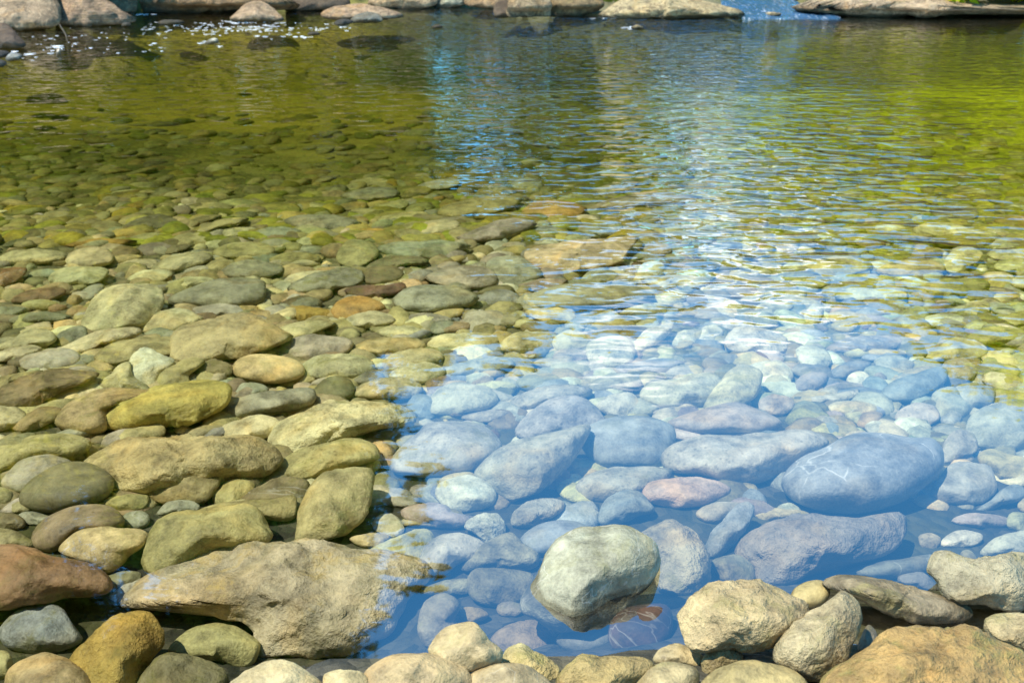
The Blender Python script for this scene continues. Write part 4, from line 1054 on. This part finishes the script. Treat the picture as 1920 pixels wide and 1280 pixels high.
def polar(az, D): return D*math.sin(math.radians(az)), D*math.cos(math.radians(az))
TREES = [  # azimuth from the view's axis, distance, height, crown radius, lowest branch, foliage, label
 (-26, 24.5, 26.5, 5.5, 1.2, 'dark', 'tallest dark-leaved tree mirrored over the leafy side of the pool'),
 (-17, 24.5, 20.0, 3.4, 1.0, 'olive', 'olive-leaved tree beside the tallest dark tree, its twigs edging the blue reflection'),
 (-38, 26.0, 21.0, 4.6, .8, 'olive', 'broad olive tree on the bank above the pale ridged bedrock ledge'),
 (-6, 25.0, 9.6, 2.9, .5, 'olive', 'low olive bushy tree behind the reddish brown bank boulders'),
 (1.2, 26.0, 9.8, 2.7, .4, 'olive', 'low olive tree behind the tan block with a sheer face'),
 (6.4, 27.0, 8.8, 2.4, .4, 'olive', 'smallest olive tree behind the layered tan rock'),
 (-11, 22.5, 9.5, 2.6, .3, 'olive', 'short olive tree crowded between the tall olive-leaved tree and low bushy one'),
 (-21, 24.0, 9.0, 4.0, .3, 'olive', 'bushy olive tree behind the tallest dark tree'),
 (-31, 23.0, 10.0, 4.0, .3, 'olive', 'wide olive tree behind the pale ridged bedrock ledge'),
 (24.5, 26.0, 7.0, 3.0, .3, 'bright', 'yellow-green bush-like tree behind the two taller yellow-green ones'),
 (34, 25.0, 8.4, 3.4, .3, 'bright', 'slender-topped yellow-green tree behind the outer end of the shelf'),
 (12.8, 29.0, 4.2, 1.9, .2, 'olive', 'little olive tree low in the gap above the cascade'),
 (20.5, 24.0, 6.4, 2.5, .4, 'bright', 'yellow-green tree standing nearer the gap behind the flat rock shelf'),
 (28.5, 25.0, 8.6, 3.2, .5, 'bright', 'tall yellow-green tree behind the middle of the flat rock shelf'),
 (38, 25.0, 9.6, 3.6, .6, 'bright', 'tallest yellow-green tree at the outer end of the flat rock shelf'),
]
for i, (az, D, h, rad, low, kind, label) in enumerate(TREES):
    x, y = polar(az, D)
    bo = ()
    if 'its twigs edging' in label:
        bo = []
        for baz, bel, br in ((-10.5, 34.5, 1.5), (-7.6, 36.0, 1.0), (-10.0, 30.5, 1.2), (-12.5, 37.5, 1.4), (-8.8, 32.8, .9), (-11.5, 27.5, 1.1), (-8.6, 23.5, 1.0), (-14.5, 39.5, 1.0)):
            bx, by = polar(baz, D); bo.append((bx - x, by - y, D*math.tan(math.radians(bel)) - 1.5 - .7, br))
    tree(x, y, h, rad, low, kind, label, 40 + i + (i >= 9), boughs=bo)

def shrub(x, y, h, w, kind, label, seed):
    r = np.random.default_rng(seed); z0 = float(bed(x, y)) - .05
    root = bpy.data.objects.new('shrub', None); COL.objects.link(root); root.location = (x, y, z0)
    root['label'] = label; root['category'] = 'shrub'; root['group'] = 'shrubs along the banks'
    cl, vs, fs, base = [], [], [], 0
    for k in range(16):
        a = r.uniform(0, 6.283); q = r.random()**.6*w*.8; zz = h*r.uniform(.12, .85)*(1 - .35*(q/w)**2)
        tip = np.array([math.cos(a)*q, math.sin(a)*q, zz]); cl.append((*tip, w*r.uniform(.28, .42)))
        v, f = tube([(tip[0]*.1, tip[1]*.1, 0), tip*.6, tip], [.035, .025, .01], 5); vs.append(v); fs.append(f + base); base += len(v)
    link('branches', mesh_from('branches', np.concatenate(vs), np.concatenate(fs), M_BARK), root)
    link('foliage', leaves(r, cl, 420, .14, 'foliage', M_LEAF[kind]), root)

def tuft(px, py, back, h, w, label, seed):
    """a clump of grass on the far bank"""
    d = ray(px, py); t = CAM_H/-d[2] + back; x, y = d[0]*t, d[1]*t
    r = np.random.default_rng(seed); n = 420; V, C = [], []
    for _ in range(n):
        bx, by = r.normal(0, w*.4), r.normal(0, .35); hh = h*r.uniform(.5, 1.1); dx = r.normal(0, .22)*hh; wd = .012
        a = np.array([bx, by, 0]); c = a + np.array([dx*.4, 0, hh*.6]); e = a + np.array([dx, r.normal(0, .1)*hh, hh])
        V += [a + [-wd, 0, 0], a + [wd, 0, 0], c + [wd*.7, 0, 0], c - [wd*.7, 0, 0], c - [wd*.7, 0, 0], c + [wd*.7, 0, 0], e + [wd*.2, 0, 0], e - [wd*.2, 0, 0]]
        k = r.uniform(.7, 1.3); C += [(k*1.05, k, k, 1)]*8
    V = np.array(V)
    o = link('grass_tuft', mesh_from('grass_tuft', V, np.arange(len(V)).reshape(-1, 4), M_LEAF['grass'], smooth=False, tint=np.array(C)), loc=(x, y, float(bed(x, y)) - .05))
    o['label'] = label; o['category'] = 'grass tuft'; o['group'] = 'grass tufts on the far bank'
SHRUBS = [(-36, 20.5, 2.4, 2.2, 'olive', 'olive shrub behind the start of the pale ridged bedrock ledge'),
 (-28.5, 21, 2.8, 2.1, 'gold', 'golden-green shrub behind the middle of the pale ridged bedrock ledge'),
 (-22, 21.5, 2.4, 1.9, 'olive', 'olive shrub behind the grey-brown bedrock spur'),
 (-16.5, 22, 2.9, 1.9, 'gold', 'tall golden-green shrub behind the massive brown bank boulder'),
 (-11, 22, 2.6, 1.8, 'gold', 'low golden-green shrub behind the triangular grey boulder'),
 (-6, 23, 2.3, 1.6, 'olive', 'olive shrub behind the low rounded tan rock'),
 (-1, 23.5, 2.0, 1.5, 'bright', 'small yellow-green shrub behind the head of the blue bay'),
 (4, 23, 2.0, 1.6, 'bright', 'small yellow-green shrub behind the tan block with a sheer face'),
 (17.5, 20.5, 1.7, 1.4, 'bright', 'small yellow-green shrub behind the near end of the rock shelf'),
 (22.5, 19.8, 2.4, 1.8, 'bright', 'yellow-green shrub behind the middle of the rock shelf'),
 (29.5, 21.2, 2.8, 1.9, 'bright', 'yellow-green shrub behind the black rock on the shelf'),
 (34.5, 20.5, 2.8, 2.0, 'bright', 'yellow-green shrub behind the outer end of the rock shelf'),
 (33, 19.0, 2.3, 1.9, 'bright', 'yellow-green shrub on the outer bank just past the frame edge beside the rock shelf'),
 (39, 18.0, 2.6, 2.1, 'bright', 'dense yellow-green shrub on the outer bank beyond the frame edge')]
for i, (az, D, h, w, kind, label) in enumerate(SHRUBS):
    x, y = polar(az, D); shrub(x, y, h, w, kind, label, 91 + i)

tuft(1150, 30, 1.5, .55, .5, 'bright green grass tuft growing in the notch before the layered tan rock', 5)
tuft(1340, 30, 2.6, .75, 1.2, 'tall yellow-green grass tuft standing behind the layered tan rock', 6)
tuft(1820, 30, 3.0, .6, .7, 'small green grass tuft behind the wide flat rock shelf', 7)

# ------------------------------------------------------------------ daylight
SUN_EL, SUN_AZ = math.radians(63), math.radians(-114)       # azimuth from +Y towards +X
EXPOSURE = .98
world = bpy.data.worlds.new('World'); sc.world = world; world.use_nodes = True
nt = world.node_tree; nt.nodes.clear(); b = NB(nt)
sky = b.n('ShaderNodeTexSky'); sky.sky_type = 'NISHITA'; sky.sun_disc = False
sky.sun_elevation = SUN_EL; sky.sun_rotation = SUN_AZ % (2*math.pi)
sky.air_density = 1.0; sky.dust_density = 0; sky.ozone_density = 6.0
tc = b.n('ShaderNodeTexCoord')
mp = b.n('ShaderNodeMapping'); mp.inputs['Scale'].default_value = (1.6, 1.6, 4.2); mp.inputs['Location'].default_value = (.35, .2, .9); b.l(tc.outputs['Generated'], mp.inputs[0])
cl = b.noise(mp.outputs[0], 2.4, 6., .55, .3)
dp = b.n('ShaderNodeVectorMath', operation='DOT_PRODUCT'); b.l(tc.outputs['Generated'], dp.inputs[0])
ca, ce = math.radians(12), math.radians(16); dp.inputs[1].default_value = (math.cos(ce)*math.sin(ca), math.cos(ce)*math.cos(ca), math.sin(ce))
heap = b.ramp(dp.outputs['Value'], .966, .998, -.13, .13)    # a heap of cumulus low over the gap in the trees, open sky elsewhere
cloudy = b.mix(b.ramp(b.math('ADD', cl, heap), .54, .68, 0, .85), b.mix(1., sky.outputs[0], (.50, 1.25, 1.36, 1), 'MULTIPLY'), (8.2, 8.8, 9.4, 1))
bg = b.n('ShaderNodeBackground', Strength=.15); b.l(cloudy, bg.inputs[0])
out = b.n('ShaderNodeOutputWorld'); b.l(bg.outputs[0], out.inputs[0])
sl = bpy.data.lights.new('sun', 'SUN'); sl.energy = 4.6; sl.angle = math.radians(.53); sl.color = (1.0, .94, .82)
so = bpy.data.objects.new('sun', sl); COL.objects.link(so)
sd = Vector((math.cos(SUN_EL)*math.sin(SUN_AZ), math.cos(SUN_EL)*math.cos(SUN_AZ), math.sin(SUN_EL)))
so.rotation_euler = sd.to_track_quat('Z', 'Y').to_euler(); so.location = sd*40

sc.render.engine = 'CYCLES'
sc.cycles.use_denoising = True
try: sc.cycles.denoiser = 'OPENIMAGEDENOISE'
except Exception: pass
sc.cycles.max_bounces = 8
sc.cycles.transparent_max_bounces = 8
sc.cycles.glossy_bounces = 3
sc.cycles.diffuse_bounces = 3
sc.cycles.sample_clamp_indirect = 6
sc.view_settings.view_transform = 'Standard'
sc.view_settings.look = 'None'
sc.view_settings.gamma = 1
sc.view_settings.use_curve_mapping = False
sc.view_settings.exposure = EXPOSURE
above = [q['s']['short'] or '?' for q in STONES if q['p'][2] + max(v.co.z for v in q['o'].data.vertices) > 0]
print('stones', len(stones), 'fill', n_fill, 'bank', len(bank), 'emergent', len(above), above, 'script', round(time.time() - T_START, 1))
